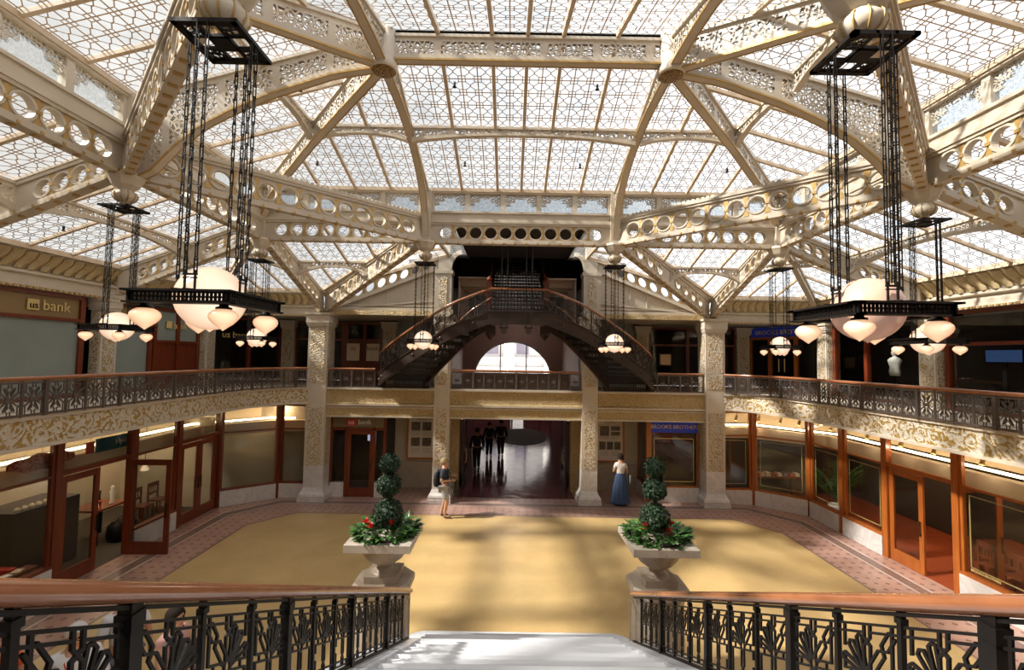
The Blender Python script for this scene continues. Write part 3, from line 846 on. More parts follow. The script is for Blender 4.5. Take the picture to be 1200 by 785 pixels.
for sy, q in ((1,'far'), (-1,'near')):
    y = YS+sy*DY
    clerestory((-XC+.14,y,0), (XC-.14,y,0), 5, 'row of five small clerestory windows in the middle of the %s end' % q, ci); ci += 1
    for sx in (-1, 1):
        clerestory((sx*(XC+.14),y,0), (sx*(XO-.14),y,0), 4, 'row of four clerestory windows at the %s end, %s of the middle' % (q, side(sx)), ci); ci += 1
        clerestory((sx*XO,YS+sy*.14,0), (sx*XO,y-sy*.14,0), 4, 'row of clerestory windows over the %s side truss, %s half' % (side(sx), q), ci); ci += 1
# small dark sprinkler heads under the glass
for x, y, z, lb in ((-1.39,8.57,10.33,'upper row of the middle glass, left one'), (1.39,8.57,10.33,'upper row of the middle glass, right one'), (-1.39,10.72,9.69,'lower row of the middle glass, left one'), (1.39,10.72,9.69,'lower row of the middle glass, right one'),
                    (-4.3,8.39,10.09,'glass above the left side rib'), (4.0,8.28,10.17,'glass above the right side rib'), (-4.97,10.77,9.67,'glass left of the middle, above the diagonal truss'), (4.97,10.77,9.67,'glass right of the middle, above the diagonal truss'), (-9.45,9.23,7.54,'lower glass over the left cornice')):
    r = thing('sprinkler_head', 'tiny dark sprinkler head under the '+lb, 'sprinkler', (x, y, z-.11))
    k = MB(); k.tube([(x,y,z), (x,y,z-.06)], .022, 8); k.build('pipe', M['black'], r)
    k = MB(); k.lathe([(0,z-.06), (.02,z-.06), (.018,z-.09), (.04,z-.095), (.04,z-.105), (0,z-.11)], (x,y,0), 10); k.build('head', M['black'], r)
# ------------------------------------------------------------------ lettering
def text(name, body, loc, size, rotz, m, parent, ext=.006, align='CENTER', tilt=PI/2, sx=1):
    cu = bpy.data.curves.new(name, 'FONT'); cu.body = body; cu.size = size; cu.extrude = ext; cu.align_x = align
    cu.materials.append(M[m]); cu.resolution_u = 3
    o = bpy.data.objects.new(name, cu); COL.objects.link(o)
    dg = bpy.context.evaluated_depsgraph_get(); me = bpy.data.meshes.new_from_object(o.evaluated_get(dg)); bpy.data.objects.remove(o)
    me.name = name; me.materials.clear(); me.materials.append(M[m]); o = bpy.data.objects.new(name, me); COL.objects.link(o)
    o.location = loc; o.rotation_euler = (tilt, 0, rotz); o.scale = (sx, 1, 1)
    if parent is not None: o.parent = parent; o.matrix_parent_inverse = Matrix.Translation(-Vloc(parent))
    return o

# ------------------------------------------------------------------ ground floor shopfronts
WIN = [40]
def nid(): WIN[0] += 1; return WIN[0]
def front_frame(a, b):
    a, b = V((*a,0)), V((*b,0)); e = (b-a).normalized(); return a, b, e, (b-a).length
def shop_window(a, b, label, base=.5, top=3.22, transom=True, m='mahogany', brass=False, back=False):
    a, b, e, L = front_frame(a, b); c = (a+b)/2; n = V((-e.y, e.x, 0))
    r = struct('window_%d' % nid(), label, 'shop window', c)
    if base:
        k = MB(); k.obox(c+Z*base/2, e*L/2, n*.10, Z*base/2); k.build('marble_base', M['marble'], r)
    f = MB(); w = .07
    f.beam(a+Z*(base+.03), b+Z*(base+.03), .16, .06)
    if transom: f.beam(a+Z*2.37, b+Z*2.37, .07, .05)
    f.beam(a+Z*(top-.03), b+Z*(top-.03), .10, .06)
    for p in (a+e*.03, b-e*.03): f.beam(p+Z*base, p+Z*top, .08, .06, e)
    f.build('frame', M[m], r)
    g = MB(); g.obox(c+Z*(base+top)/2, e*(L/2-.05), n*.005, Z*(top-base)/2*.98); g.build('pane', M['glass'], r)
    if brass:
        q = MB(); u0, u1, z0, z1 = .16, L-.16, base+.2, 2.2
        for s_ in (1,):
            o = n*.012*s_
            for (p, q_) in ((a+e*u0+Z*z0, a+e*u1+Z*z0), (a+e*u0+Z*z1, a+e*u1+Z*z1), (a+e*u0+Z*z0, a+e*u0+Z*z1), (a+e*u1+Z*z0, a+e*u1+Z*z1)):
                q.beam(p-o, q_-o, .008, .022, n.cross((q_-p).normalized()))
        q.build('brass_line', M['goldtext'], r)
    return r
def post(p, label, top=3.28, m='mahogany', w=.15, base=0):
    k = MB(); k.box(p[0]-w/2, p[1]-w/2, base, p[0]+w/2, p[1]+w/2, top)
    o = k.build('trim_post', M[m]); return tag(o, label, 'post', None, 'structure')
def leaf(parent, hinge, ang, W, H=2.3, m='mahogany', z0=.01, pull=1):
    """glazed door leaf: hinge point, direction angle, width"""
    h = V((*hinge, 0)); e = V((cos(ang), sin(ang), 0)); n = V((-e.y, e.x, 0))
    f = MB(); st = .12
    f.obox(h+e*st/2+Z*(z0+H/2), e*st/2, n*.025, Z*H/2); f.obox(h+e*(W-st/2)+Z*(z0+H/2), e*st/2, n*.025, Z*H/2)
    f.obox(h+e*W/2+Z*(z0+.15), e*(W/2-st), n*.024, Z*.15); f.obox(h+e*W/2+Z*(z0+H-.07), e*(W/2-st), n*.024, Z*.07)
    o = f.build('door_leaf', M[m], parent)
    g = MB(); g.obox(h+e*W/2+Z*(z0+H/2+.08), e*(W/2-st), n*.005, Z*(H/2-.22)); g.build('pane', M['glass'], o)
    k = MB()
    for s_ in (1, -1):
        q = h+e*(W-.06)+n*.06*s_
        k.tube([q+Z*.9, q+Z*1.25], .013, 6)
        for z in (.93, 1.22): k.tube([q+Z*z, q-n*.05*s_+Z*z], .009, 5)
    k.build('handle', M['black'], o)
    k = MB()
    for z in (.25, 1.2, 2.1): k.tube([h+Z*(z-.05), h+Z*(z+.05)], .018, 6)
    k.build('hinge', M['black'], o)
    return o
def lintel(root, a, b, m='mahogany', top=3.22):
    a, b, e, L = front_frame(a, b); n = V((-e.y, e.x, 0))
    f = MB(); f.beam(a+Z*2.39, b+Z*2.39, .12, .10); f.beam(a+Z*(top-.03), b+Z*(top-.03), .10, .06); f.build('frame', M[m], root)
    g = MB(); g.obox((a+b)/2+Z*(2.44+top)/2, e*L/2, n*.005, Z*(top-2.44)/2); g.build('transom_pane', M['glass'], root)

W = XW
LP = [9.62, 11.5, 13.1, 14.9]
for y, lb in zip(LP, ('mahogany post left of the open shop door, near the copper handrail', 'mahogany post that the open shop door is hung on', 'mahogany post left of the closed double doors', 'mahogany post right of the closed double doors')):
    post((-W, y), lb)
post((-8.25, 16.02), 'mahogany post at the bend of the left shop windows beside the cream column')
shop_window((-W, 5.2), (-W, 9.55), 'big left shop window nearest the stair, lantern and counter behind it')
shop_window((-W, 11.6), (-W, 13.02), 'left shop window between the open door and the double doors')
shop_window((-9.6, 14.98), (-8.3, 15.98), 'angled dark shop window right of the left double doors')
shop_window((-8.18, 16.05), (-7.2, 16.05), 'narrow shop window between the bend and the left cream column')
d = struct('door_1', 'open mahogany glazed door pair of the left shop', 'door', (-W, 10.55, 0))
lintel(d, (-W, 9.7), (-W, 11.42)); leaf(d, (-W, 9.72), PI/2, .9); leaf(d, (-W+.03, 11.42), .04, 1.02)
d = struct('door_2', 'closed mahogany glazed double doors of the left shop', 'door', (-W, 14.0, 0))
lintel(d, (-W, 13.18), (-W, 14.82)); leaf(d, (-W, 13.2), PI/2, .8); leaf(d, (-W, 14.8), -PI/2, .8)

RP = [10.06, 11.94, 13.5, 14.95]
for y, lb in zip(RP, ('orange-lit wooden post right of the open shop doorway', 'orange-lit wooden post left of the open shop doorway', 'wooden post just right of the potted palm', 'wooden post left of the potted palm')):
    post((W, y), lb, m='wood_sunlit')
post((8.36, 16.06), 'wooden post at the bend of the right shop windows', m='wood_sunlit')
shop_window((W, 5.2), (W, 9.98), 'big right shop window nearest the stair, with gilt lettering at its foot', m='wood_sunlit', brass=True)
shop_window((W, 12.02), (W, 13.42), 'right shop window between the doorway and the palm', m='wood_sunlit', brass=True)
shop_window((W, 13.58), (W, 14.88), 'right shop window with a potted palm behind it', m='wood_sunlit', brass=True)
shop_window((9.6, 15.02), (8.42, 16.02), 'angled right shop window with brass line and lit goods', m='wood_sunlit', brass=True)
shop_window((8.28, 16.08), (7.2, 16.08), 'narrow shop window right of the right cream column', m='wood_sunlit', brass=True)
d = struct('door_3', 'sunlit-orange wooden door pair of the right shop, one leaf open', 'door', (W, 11.0, 0))
lintel(d, (W, 10.14), (W, 11.86), 'wood_sunlit'); leaf(d, (W, 11.84), -PI/2, .95, m='wood_sunlit'); leaf(d, (W+.05, 10.16), -.06, .95, m='wood_sunlit')
bk = MB(); bk.box(W-.12, 9.9, 0, W+.1, 10.0, .5)
wnd = bpy.data.objects['window_%d' % 45]
text('lettering', 'BROOKS BROTHERS', (W-.02, 9.8, .64), .065, -PI/2, 'goldtext', wnd, align='LEFT')

# shop interiors: shells
def shell(name, label, boxes, m, cat='wall'):
    k = MB()
    for b in boxes: k.box(*b)
    return tag(k.build(name, M[m]), label, cat, None, 'structure')
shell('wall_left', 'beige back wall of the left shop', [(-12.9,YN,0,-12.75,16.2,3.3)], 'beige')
shell('wall_left_partition', 'beige partition inside the left shop behind its open door', [(-12.8,14.9,0,-9.85,15.0,3.28), (-12.8,16.6,0,-7.3,16.75,3.28)], 'beige')
def shopfloor(s, name, label, m):
    k = MB(); pl = [(12.8,YN), (9.66,YN), (9.66,14.95), (8.33,16.02), (7.2,16.08), (7.2,17.4), (12.8,17.4)]
    k.prism([(s*x, y) for x, y in pl], (0,0,.004), (1,0,0), (0,1,0), .012); tag(k.build(name, M[m]), label, 'floor', None, 'structure')
shopfloor(-1, 'floor_left_shop', 'dark carpet of the left shop', 'carpet')
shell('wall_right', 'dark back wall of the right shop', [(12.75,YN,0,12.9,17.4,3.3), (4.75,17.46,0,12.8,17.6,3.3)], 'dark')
shopfloor(1, 'floor_right_shop', 'red wooden floor of the right shop', 'red_floor')
M['bulk'] = mat('cream_bulkhead', (.70,.56,.40), .6)
for s, nm in ((-1,'left'), (1,'right')):
    P = [(s*10.15, 3.5), (s*10.15, 14.75), (s*8.5, 16.45), (s*7.25, 16.5)]
    k = MB(); pts = [V((x, y, 2.43)) for x, y in P]; k.sweep(pts, .25, .38)
    o = k.build('ceiling_bulkhead_'+nm, M['bulk']); tag(o, 'cream bulkhead inside the %s shop windows' % nm, 'bulkhead', None, 'structure')
    k = MB(); P2 = [V((s*10.85, 3.5, 2.98)), V((s*10.85, 15.0, 2.98)), V((s*8.8, 17.1, 2.98)), V((s*7.25, 17.15, 2.98))]; k.sweep(P2, .1, .6)
    k.build('cove_wall', M['bulk'], o)
    k = MB(); k.sweep([p+V((s*.32,.15 if i > 1 else 0,.24)) for i, p in enumerate(pts)], .07, .05); k.build('cove_light', M['strip2' if s > 0 else 'strip'], o)
# spotlights of the right soffit
spots = [(s_, y) for s_, y in ((9.86, 7.6), (9.86, 8.7), (9.86, 9.7), (9.86, 10.8), (9.86, 11.7), (9.86, 12.8), (9.83, 14.2), (9.5, 15.25), (9.1, 15.62), (8.6, 16.06), (7.9, 16.27))]
ordn = ['nearest the stair', 'second from the stair', 'third from the stair', 'above the right doorway', 'left of the right doorway', 'above the window left of the doorway', 'above the palm', 'at the start of the bend', 'in the middle of the bend', 'at the end of the bend', 'beside the right cream column']
for (x, y), w_ in zip(spots, ordn):
    r = thing('spotlight', 'small brass spotlight under the right balcony, '+w_, 'spotlight', (x, y, 2.75), 'spotlights under the right balcony')
    k = MB(); k.tube([(x,y,3.28), (x,y,3.05)], .012, 6); k.lathe([(.03,3.265), (.03,3.28)], (x,y,0), 10); k.build('stem', M['goldtext'], r)
    k = MB(); k.tube([(x+.02,y,3.06), (x-.05,y-.02,2.88)], [.035,.05], 10); k.build('lamp_head', M['goldtext'], r)
    l = bpy.data.lights.new('spot_glow', 'POINT'); l.energy = 5; l.color = (1,.80,.55); l.shadow_soft_size = .04; o = bpy.data.objects.new('spot_glow', l); COL.objects.link(o); o.location = (x-.08,y-.03,2.80)

# far ground floor: bank front, Brooks front, poster recesses
d = struct('door_4', 'red wooden glazed door of the bank under the left far balcony', 'door', (-5.55, 16.25, 0))
f = MB()
for x in (-6.5, -5.98, -4.98, -4.62): f.box(x-.04, 16.2, 0, x+.04, 16.3, 2.86)
f.box(-6.5, 16.2, 2.32, -4.6, 16.3, 2.42); f.box(-6.5,16.2,2.78,-4.6,16.3,2.86)
f.build('frame', M['mahogany'], d)
lf = leaf(d, (-5.94, 16.25), 0, .92)
k = MB(); k.box(-6.5, 16.18, 0, -6.02, 16.32, .5); k.box(-4.94, 16.18, 0, -4.6, 16.32, .5); k.build('marble_base', M['marble'], d)
k = MB(); k.box(-6.5,16.24,.5,-6.02,16.25,2.32); k.box(-4.94,16.24,.5,-4.66,16.25,2.32); k.build('side_pane', M['glass'], d)
k = MB(); k.box(-6.46,16.2,2.43,-4.66,16.24,2.77); k.build('sign_board', mat('olive_sign', (.17,.13,.07), .5), d)
k = MB(); k.box(-5.98,16.18,2.49,-5.62,16.2,2.71); k.build('red_block', M['red'], d)
text('lettering', 'us', (-5.80,16.17,2.54), .24, 0, 'white', d); text('lettering', 'bank', (-5.56,16.17,2.54), .24, 0, 'white', d, align='LEFT')
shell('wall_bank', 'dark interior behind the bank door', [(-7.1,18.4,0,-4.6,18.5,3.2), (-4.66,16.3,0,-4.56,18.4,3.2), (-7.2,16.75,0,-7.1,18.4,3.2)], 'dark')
M['screen'] = mat('screen_glow', (.3,.4,.8), emit=(.62,.72,1.), es=.7)
for x, w_, h, z, lb in ((-5.35,.18,.36,2.0,'small lit screen seen through the bank door glass'), (-4.75,.16,.5,1.95,'tall lit screen seen right of the bank door')):
    r = thing('display_screen', lb, 'screen', (x,16.9,z-h/2))
    k = MB(); k.box(x-w_/2,16.86,z-h/2,x+w_/2,16.9,z+h/2); k.build('casing', M['black'], r)
    k = MB(); k.box(x-w_/2+.02,16.85,z-h/2+.02,x+w_/2-.02,16.86,z+h/2-.02); k.build('screen', M['screen'], r)
    k = MB(); k.box(x-.02,16.9,z-.02,x+.02,17.4,z+.02); k.box(x-.02,17.36,z,x+.02,17.4,3.2); k.build('bracket', M['black'], r)
shell('wall_far', 'stone wall of the recesses beside the passage', [(-4.6,17.45,0,-2.2,17.6,3.3), (2.2,17.45,0,4.75,17.6,3.3), (-2.95,16.3,0,-2.2,16.38,2.9) if False else (-2.5,17.3,0,-2.2,17.46,2.9), (2.2,17.3,0,2.5,17.46,2.9)], 'beige')
for s in (-1, 1):
    x0, x1 = (-4.6, -2.5) if s < 0 else (2.5, 4.7)
    k = MB(); k.box(x0,17.40,0,x1,17.45,.95); k.box(x0,17.38,.95,x1,17.46,1.0)
    tag(k.build('baseboard_far_'+side(s), M['marble_tan']), 'veined stone dado of the %s poster recess' % side(s), 'dado', None, 'structure')
M['poster'] = mat('poster_paper', (.64,.57,.48), .6); M['photo'] = mat('dark_photograph', (.05,.035,.03), .4, fn=f_noise((.16,.12,.09),(.02,.015,.012),6))
M['ink'] = mat('poster_ink', (.30,.25,.20), .7)
def poster(cx, w_, z0, z1, photos, label):
    r = thing('framed_poster', label, 'poster', (cx, 17.4, z0))
    y = 17.36
    k = MB()
    for (a, b, c, d_) in ((cx-w_/2-.07,z0-.07,cx+w_/2+.07,z0), (cx-w_/2-.07,z1,cx+w_/2+.07,z1+.07), (cx-w_/2-.07,z0,cx-w_/2,z1), (cx+w_/2,z0,cx+w_/2+.07,z1)): k.box(a,y-.02,b,c,17.4,d_)
    k.build('frame', M['wood_sunlit'], r)
    k = MB(); k.box(cx-w_/2, y, z0, cx+w_/2, 17.39, z1); k.build('sheet', M['poster'], r)
    for (u, v, pw, ph) in photos:
        k = MB(); k.box(cx+u*w_-pw/2, y-.006, z0+v*(z1-z0)-ph/2, cx+u*w_+pw/2, y, z0+v*(z1-z0)+ph/2); k.build('photograph', M['photo'], r)
    k = MB(); H = z1-z0
    k.box(cx-.15*w_, y-.004, z0+.90*H, cx+.15*w_, y, z0+.915*H); k.box(cx-.22*w_, y-.004, z0+.865*H, cx+.22*w_, y, z0+.885*H); k.box(cx-.02,y-.004,z0+.94*H,cx+.02,y,z0+.955*H)
    for u in (-.22, .22):
        for v0 in (.50, .12):
            for q in range(4): k.box(cx+u*w_-.17*w_, y-.004, z0+(v0+.03*q)*H, cx+u*w_+(.17-.03*(q==0))*w_, y, z0+(v0+.03*q+.008)*H)
    k.build('printed_lines', M['ink'], r)
poster(-3.55, .95, 1.15, 2.78, [(-.22,.72,.34,.32), (.22,.72,.34,.32), (-.22,.36,.34,.32), (.22,.36,.34,.32)], 'framed poster with four dark photographs in the left recess')
poster(3.62, .95, 1.15, 2.78, [(-.22,.68,.34,.36), (.22,.74,.34,.16), (.22,.62,.34,.14), (-.3,.34,.24,.30), (0,.34,.24,.30), (.3,.34,.24,.30)], 'framed poster with six photographs in the right recess, a woman before it')
# Brooks front, far right
r = shop_window((4.78, 16.25), (6.5, 16.25), 'far shop window under the small blue sign, lit goods behind', top=2.86, transom=False, m='wood_sunlit', brass=True)
k = MB(); k.box(4.84,16.17,2.42,6.46,16.23,2.84); k.build('sign_board', M['bluesign'], r)
text('lettering', 'BROOKS BROTHERS', (5.65,16.16,2.56), .19, 0, 'goldtext', r)
shop_window((4.72, 17.4), (4.72, 16.3), 'side pane of the far shop window facing the right recess', top=2.86, transom=False, m='mahogany')
post((4.72, 16.25), 'wooden corner post of the far shop window', top=2.86, m='wood_sunlit', w=.12)

# ------------------------------------------------------------------ passage through the far side
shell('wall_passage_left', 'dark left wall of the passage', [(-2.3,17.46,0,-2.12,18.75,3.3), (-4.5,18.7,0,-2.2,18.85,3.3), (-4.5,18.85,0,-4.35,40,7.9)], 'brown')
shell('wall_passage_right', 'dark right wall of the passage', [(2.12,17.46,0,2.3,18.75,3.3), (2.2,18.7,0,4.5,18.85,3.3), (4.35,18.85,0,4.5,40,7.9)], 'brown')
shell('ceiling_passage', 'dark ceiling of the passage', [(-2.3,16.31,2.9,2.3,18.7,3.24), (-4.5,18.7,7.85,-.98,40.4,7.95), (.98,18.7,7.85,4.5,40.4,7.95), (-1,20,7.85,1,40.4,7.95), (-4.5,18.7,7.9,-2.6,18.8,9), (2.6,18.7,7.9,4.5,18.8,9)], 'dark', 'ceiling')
for s in (-1, 1):
    k = MB(); x = s*2.25
    k.box(x-.16, 17.1, 0, x+.16, 17.44, 2.9)
    tag(k.build('trim_jamb_'+side(s), M['fascia_far']), 'gilt jamb pier at the %s side of the passage mouth' % side(s), 'pier', None, 'structure')
    r = thing('wall_sconce', 'small red-shaded sconce high on the %s jamb of the passage' % side(s), 'wall lamp', (s*2.0,17.2,2.62))
    k = MB(); k.lathe([(.0,2.62), (.05,2.64), (.075,2.72), (.05,2.78)], (s*2.0,17.2,0), 12); k.build('shade', M['lamp'], r, True)
    k = MB(); k.box(min(s*2.0,s*2.1), 17.19, 2.77, max(s*2.0,s*2.1), 17.21, 2.80); k.build('bracket', M['bronze'], r)
    # bronze door leaf folded back against the passage wall
    r = thing('passage_door', 'dark door folded back against the %s wall of the passage' % side(s), 'door', (s*2.0,18.4,0))
    k = MB()
    for a, b in ((17.6,17.75), (19.0,19.15)): k.box(s*1.98-.03,a,.01,s*1.98+.03,b,2.6)
    for z0, z1 in ((.01,.4), (2.45,2.6), (1.2,1.32)): k.box(s*1.98-.028,17.75,z0,s*1.98+.028,19.0,z1)
    k.build('door_leaf', M['bronze'], r)
    k = MB(); k.tube([(s*1.9,17.68,.9), (s*1.85,17.68,1.0), (s*1.85,17.68,1.35), (s*1.9,17.68,1.45)], .015, 6); k.build('handle', M['goldtext'], r, True)
d = struct('door_5', 'row of glazed street doors at the end of the passage', 'door', (0,40,0))
k = MB()
for x in (-3.4,-2.4,-1.2,0,1.2,2.4,3.4): k.box(x-.08,39.9,0,x+.08,40.05,2.9)
for z in (.12,2.3,2.85): k.box(-3.4,39.92,z-.12,3.4,40.03,z+.05)
k.build('frame', M['bronze'], d)
k = MB()
for a, b in ((-3.4,-.1), (1.0,3.4)): k.box(a,39.95,.0,b,39.99,2.85)
k.box(-.1,39.95,2.1,1.0,39.99,2.85)
k.build('door_panel', M['mahogany'], d)
k = MB(); k.box(-3.4,39.97,0,3.4,39.98,2.85); k.build('pane', M['glass'], d)
k = MB(); k.lathe([(0,.012), (1.55,.012), (1.6,.006)], (.55,29,0), 40, 1, 1.9)
tag(k.build('oval_rug', M['carpet'], None), 'dark oval rug far down the glossy passage floor', 'rug')

# ------------------------------------------------------------------ upper floor: walls
SG = []
def upper_win(a, b, label, pane='glass', z0=3.86, z1=6.33, m='mahogany', tr=5.72, tm=None, mull=()):
    a, b, e, L = front_frame(a, b); c = (a+b)/2; n = V((-e.y, e.x, 0))
    r = struct('window_%d' % nid(), label, 'upper window', c+Z*z0)
    f = MB()
    for p in [a+e*.06, b-e*.06]+[a+e*L*q for q in mull]: f.beam(p+Z*z0, p+Z*z1, .14, .12, e)
    for z, h in ((z0+.035,.07), (z1-.05,.10)) + (((tr,.08),) if tr else ()): f.beam(a+Z*z, b+Z*z, .13, h)
    f.build('frame', M[m], r)
    g = MB(); g.obox(c+Z*(z0+(tr or z1))/2, e*(L/2-.08), n*.006, Z*((tr or z1)-z0)/2); g.build('pane', M[pane], r)
    if tr:
        g = MB(); g.obox(c+Z*(tr+z1)/2, e*(L/2-.08), n*.006, Z*(z1-tr)/2); g.build('transom_pane', M[tm or pane], r)
    return r, a, b, e, n
def pilaster(x, y, nx, ny, label):
    c = struct('column', label, 'pilaster', (x, y, ZB)); k = MB(); l = V((-ny, nx, 0)); n = V((nx, ny, 0)); p = V((x, y, 0))
    k.obox(p+Z*4.95, l*.24, n*.14, Z*1.1); k.build('shaft', M['cream'], c)
    k = MB(); k.obox(p+Z*4.95+n*.148, l*.17, n*.01, Z*1.02); k.obox(p+Z*4.95+l*.248, l*.01, n*.1, Z*1.02); k.obox(p+Z*4.95-l*.248, l*.01, n*.1, Z*1.02); k.build('gilt_panel', M['colpat'], c)
    k = MB()
    for a, z0, z1 in ((.04,6.03,6.1), (.06,6.1,6.27), (.1,6.27,6.34)): k.obox(p+Z*(z0+z1)/2, l*(.24+a), n*(.14+a), Z*(z1-z0)/2)
    k.build('capital', M['cream'], c)
M['amber'] = mat('amber_sign_pane', (.26,.17,.075), .4)
for s in (-1, 1):
    for y, w_ in ((11.8,'between the two big upper windows'), (15.8,'at the far end of the side wall')):
        pilaster(s*10.8, y, -s, 0, 'gilt pilaster on the %s upper wall %s' % (side(s), w_))
    pilaster(s*9.25, 18.5, 0, -1, 'gilt pilaster on the far upper wall near the %s corner' % side(s))
    pilaster(s*5.15, 18.5, 0, -1, 'gilt pilaster on the far upper wall behind the %s stair flight' % side(s))
x = -XU
r, a, b, e, n = upper_win((x,8.6), (x,11.3), 'big frosted upper window at the far left with a gilt bank sign above', 'frosted', tm='amber')
k = MB(); k.box(x+.03,9.95,5.88,x+.05,10.2,6.12); k.build('sign_block', M['goldtext'], r)
text('lettering', 'us', (x+.06,10.08,5.92), .22, PI/2, 'dark', r); text('lettering', 'bank', (x+.06,10.26,5.90), .34, PI/2, 'goldtext', r, align='LEFT')
upper_win((x,5.0), (x,8.55), 'dark upper window left of the big frosted one', 'frosted')
r, *_ = upper_win((x,12.1), (x,13.45), 'narrow frosted upper window behind the left chandeliers', 'frosted', tm='amber')
r, *_ = upper_win((x,13.5), (x,15.5), 'dark mahogany double doors on the left upper wall', 'mahogany', tr=5.3, tm='frosted', mull=(.5,))
k = MB(); k.box(x+.03,14.0,5.72,x+.05,14.22,5.94); k.build('sign_block', M['goldtext'], r)
text('lettering', 'bank', (x+.06,14.28,5.72), .30, PI/2, 'goldtext', r, align='LEFT')
r, a, b, e, n = upper_win((x,16.15), (-9.55,18.5), 'dark angled upper glass wall at the left corner with a gilt bank sign', 'glass', mull=(.5,), tr=None)
c_ = (a+b)/2; an = math.atan2(e.y, e.x)
text('lettering', 'us', (a+e*.35-n*.05+Z*5.55), .34, an, 'goldtext', r, align='LEFT'); text('lettering', 'bank', (a+e*.72-n*.05+Z*5.55), .34, an, 'goldtext', r, align='LEFT')
x = XU
upper_win((x,11.5), (x,5.0), 'big dark upper window at the far right in a wooden frame', 'glass', mull=(.42,), tr=5.5)
upper_win((x,15.5), (x,12.1), 'dark upper window with a white bust inside, right wall', 'glass', mull=(.42,), tr=None)
r, a, b, e, n = upper_win((9.55,18.5), (x,16.15), 'glazed wooden doors at the right corner under a blue shop sign', 'glass', m='wood_sunlit', mull=(.32,.68), tr=None, z1=5.95)
k = MB(); k.obox((a+b)/2+Z*6.13, e*1.25, n*.05, Z*.20); k.build('sign_board', M['bluesign'], r)
text('lettering', 'BROOKS BROTHERS', (a+b)/2-n*.06+Z*6.05, .235, math.atan2(e.y, e.x), 'goldtext', r)
k = MB()
for q in (.46,.54): p = a+e*(b-a).length*q-n*.1; k.tube([p+Z*4.6, p+Z*5.1], .02, 6)
k.build('handle', M['goldtext'], r)
# far upper wall
shell('wall_upper_far', 'pale upper wall between the far pilasters and the stair', [(-4.95,18.55,ZB,-2.6,18.7,6.4), (2.6,18.55,ZB,4.95,18.7,6.4)], 'frosted')
r, *_ = upper_win((-9.05,18.58), (-7.0,18.58), 'dark upper shop glass left of the left column, far wall', 'glass', tr=5.6)
r, *_ = upper_win((-7.0,18.58), (-5.4,18.58), 'dark mahogany bank doors with pale notices, left of the stair', 'mahogany', tr=5.6, tm='glass', mull=(.5,))
for xx, tx in ((-6.62,'us'), (-5.82,'bank')):
    k = MB(); k.box(xx-.26,18.46,4.75,xx+.26,18.48,5.45); k.build('notice', M['bulk'], r)
    text('lettering', tx, (xx,18.45,5.18), .26, 0, 'red' if tx == 'us' else 'brown', r)
upper_win((5.4,18.58), (9.05,18.58), 'dark upper shop window behind the right column, far wall', 'glass', tr=5.6, mull=(.45,))
shell('wall_upper_back', 'dark back of the upper shops', [(-13.1,YN,ZB,-13.0,21,6.4), (13.0,YN,ZB,13.1,21,6.4), (-13,20.4,ZB,-5.0,20.5,6.4), (5.0,20.4,ZB,13,20.5,6.4), (-5.1,18.7,ZB,-5.0,20.5,6.4), (5.0,18.7,ZB,5.1,20.5,6.4)], 'dark')
shell('ceiling_upper', 'dark ceiling of the upper shops and of the walk behind the columns', [(-13.1,YN,6.4,-10.95,20.5,6.5), (10.95,YN,6.4,13.1,20.5,6.5), (-13.1,16.15,6.4,-2.7,20.5,6.5), (2.7,16.15,6.4,13.1,20.5,6.5)], 'cream_plain', 'ceiling')
# gables and piers
for s in (-1, 1):
    k = MB(); k.prism([(s*6.9,6.42), (s*2.8,6.42), (s*2.8,8.1), (s*6.9,6.5)], (0,16.06,0), (1,0,0), (0,0,1), .08)
    o = k.build('wall_gable_'+side(s), M['cream_plain']); tag(o, 'cream boarded gable below the sloping far truss, %s of the stair' % side(s), 'gable wall', None, 'structure')
    k = MB()
    for i in range(1, 7):
        xx = s*(2.8+i*.6); k.box(xx-.012,15.99,6.6,xx+.012,16.02,lerp(8.05,6.55,i*.6/4.1))
    k.beam((s*2.85,15.98,6.75), (s*6.5,15.98,6.75), .06, .05); k.beam((s*2.85,15.97,6.62), (s*6.8,15.97,6.62), .10, .10)
    k.beam((s*2.85,15.96,6.95), (s*6.0,15.96,6.66), .05, .04)
    k.build('boards', M['cream'], o)
    k = MB(); k.box(min(s*2.8,s*7),15.85,6.40,max(s*2.8,s*7),16.1,6.56); k.build('frieze', M['fascia_far'], o)
    p = struct('column', 'upper pier carrying the roof %s of the stair opening' % side(s), 'pier', (s*2.62,16,6.44))
    k = MB(); k.box(s*2.62-.3,15.82,6.44,s*2.62+.3,16.3,7.95); k.box(s*2.62-.36,15.78,6.44,s*2.62+.36,16.3,6.62); k.box(s*2.62-.34,15.79,7.9,s*2.62+.34,16.3,8.02); k.build('shaft', M['cream'], p)
    k = MB(); k.box(s*2.62-.14,15.805,6.75,s*2.62+.14,15.83,7.8); k.build('gilt_panel', M['colpat'], p)
    k = MB(); k.box(s*2.62-.2,15.86,8.02,s*2.62+.2,16.28,9.2); k.build('upper_shaft', M['cream'], p)
    k = MB()
    pts = [(s*(2.42-.75*sin(a)), 15.95, 8.75-.9*(1-sin(PI/2-a))**1.0) for a in [PI/2*i/8 for i in range(9)]]
    k.sweep([V((s*(2.42-.42*(1-cos(a))), 15.93, 8.05+.62*sin(a))) for a in [PI/2*i/8 for i in range(9)]], .16, .14, (0,1,0)); k.build('bracket', M['cream'], p)
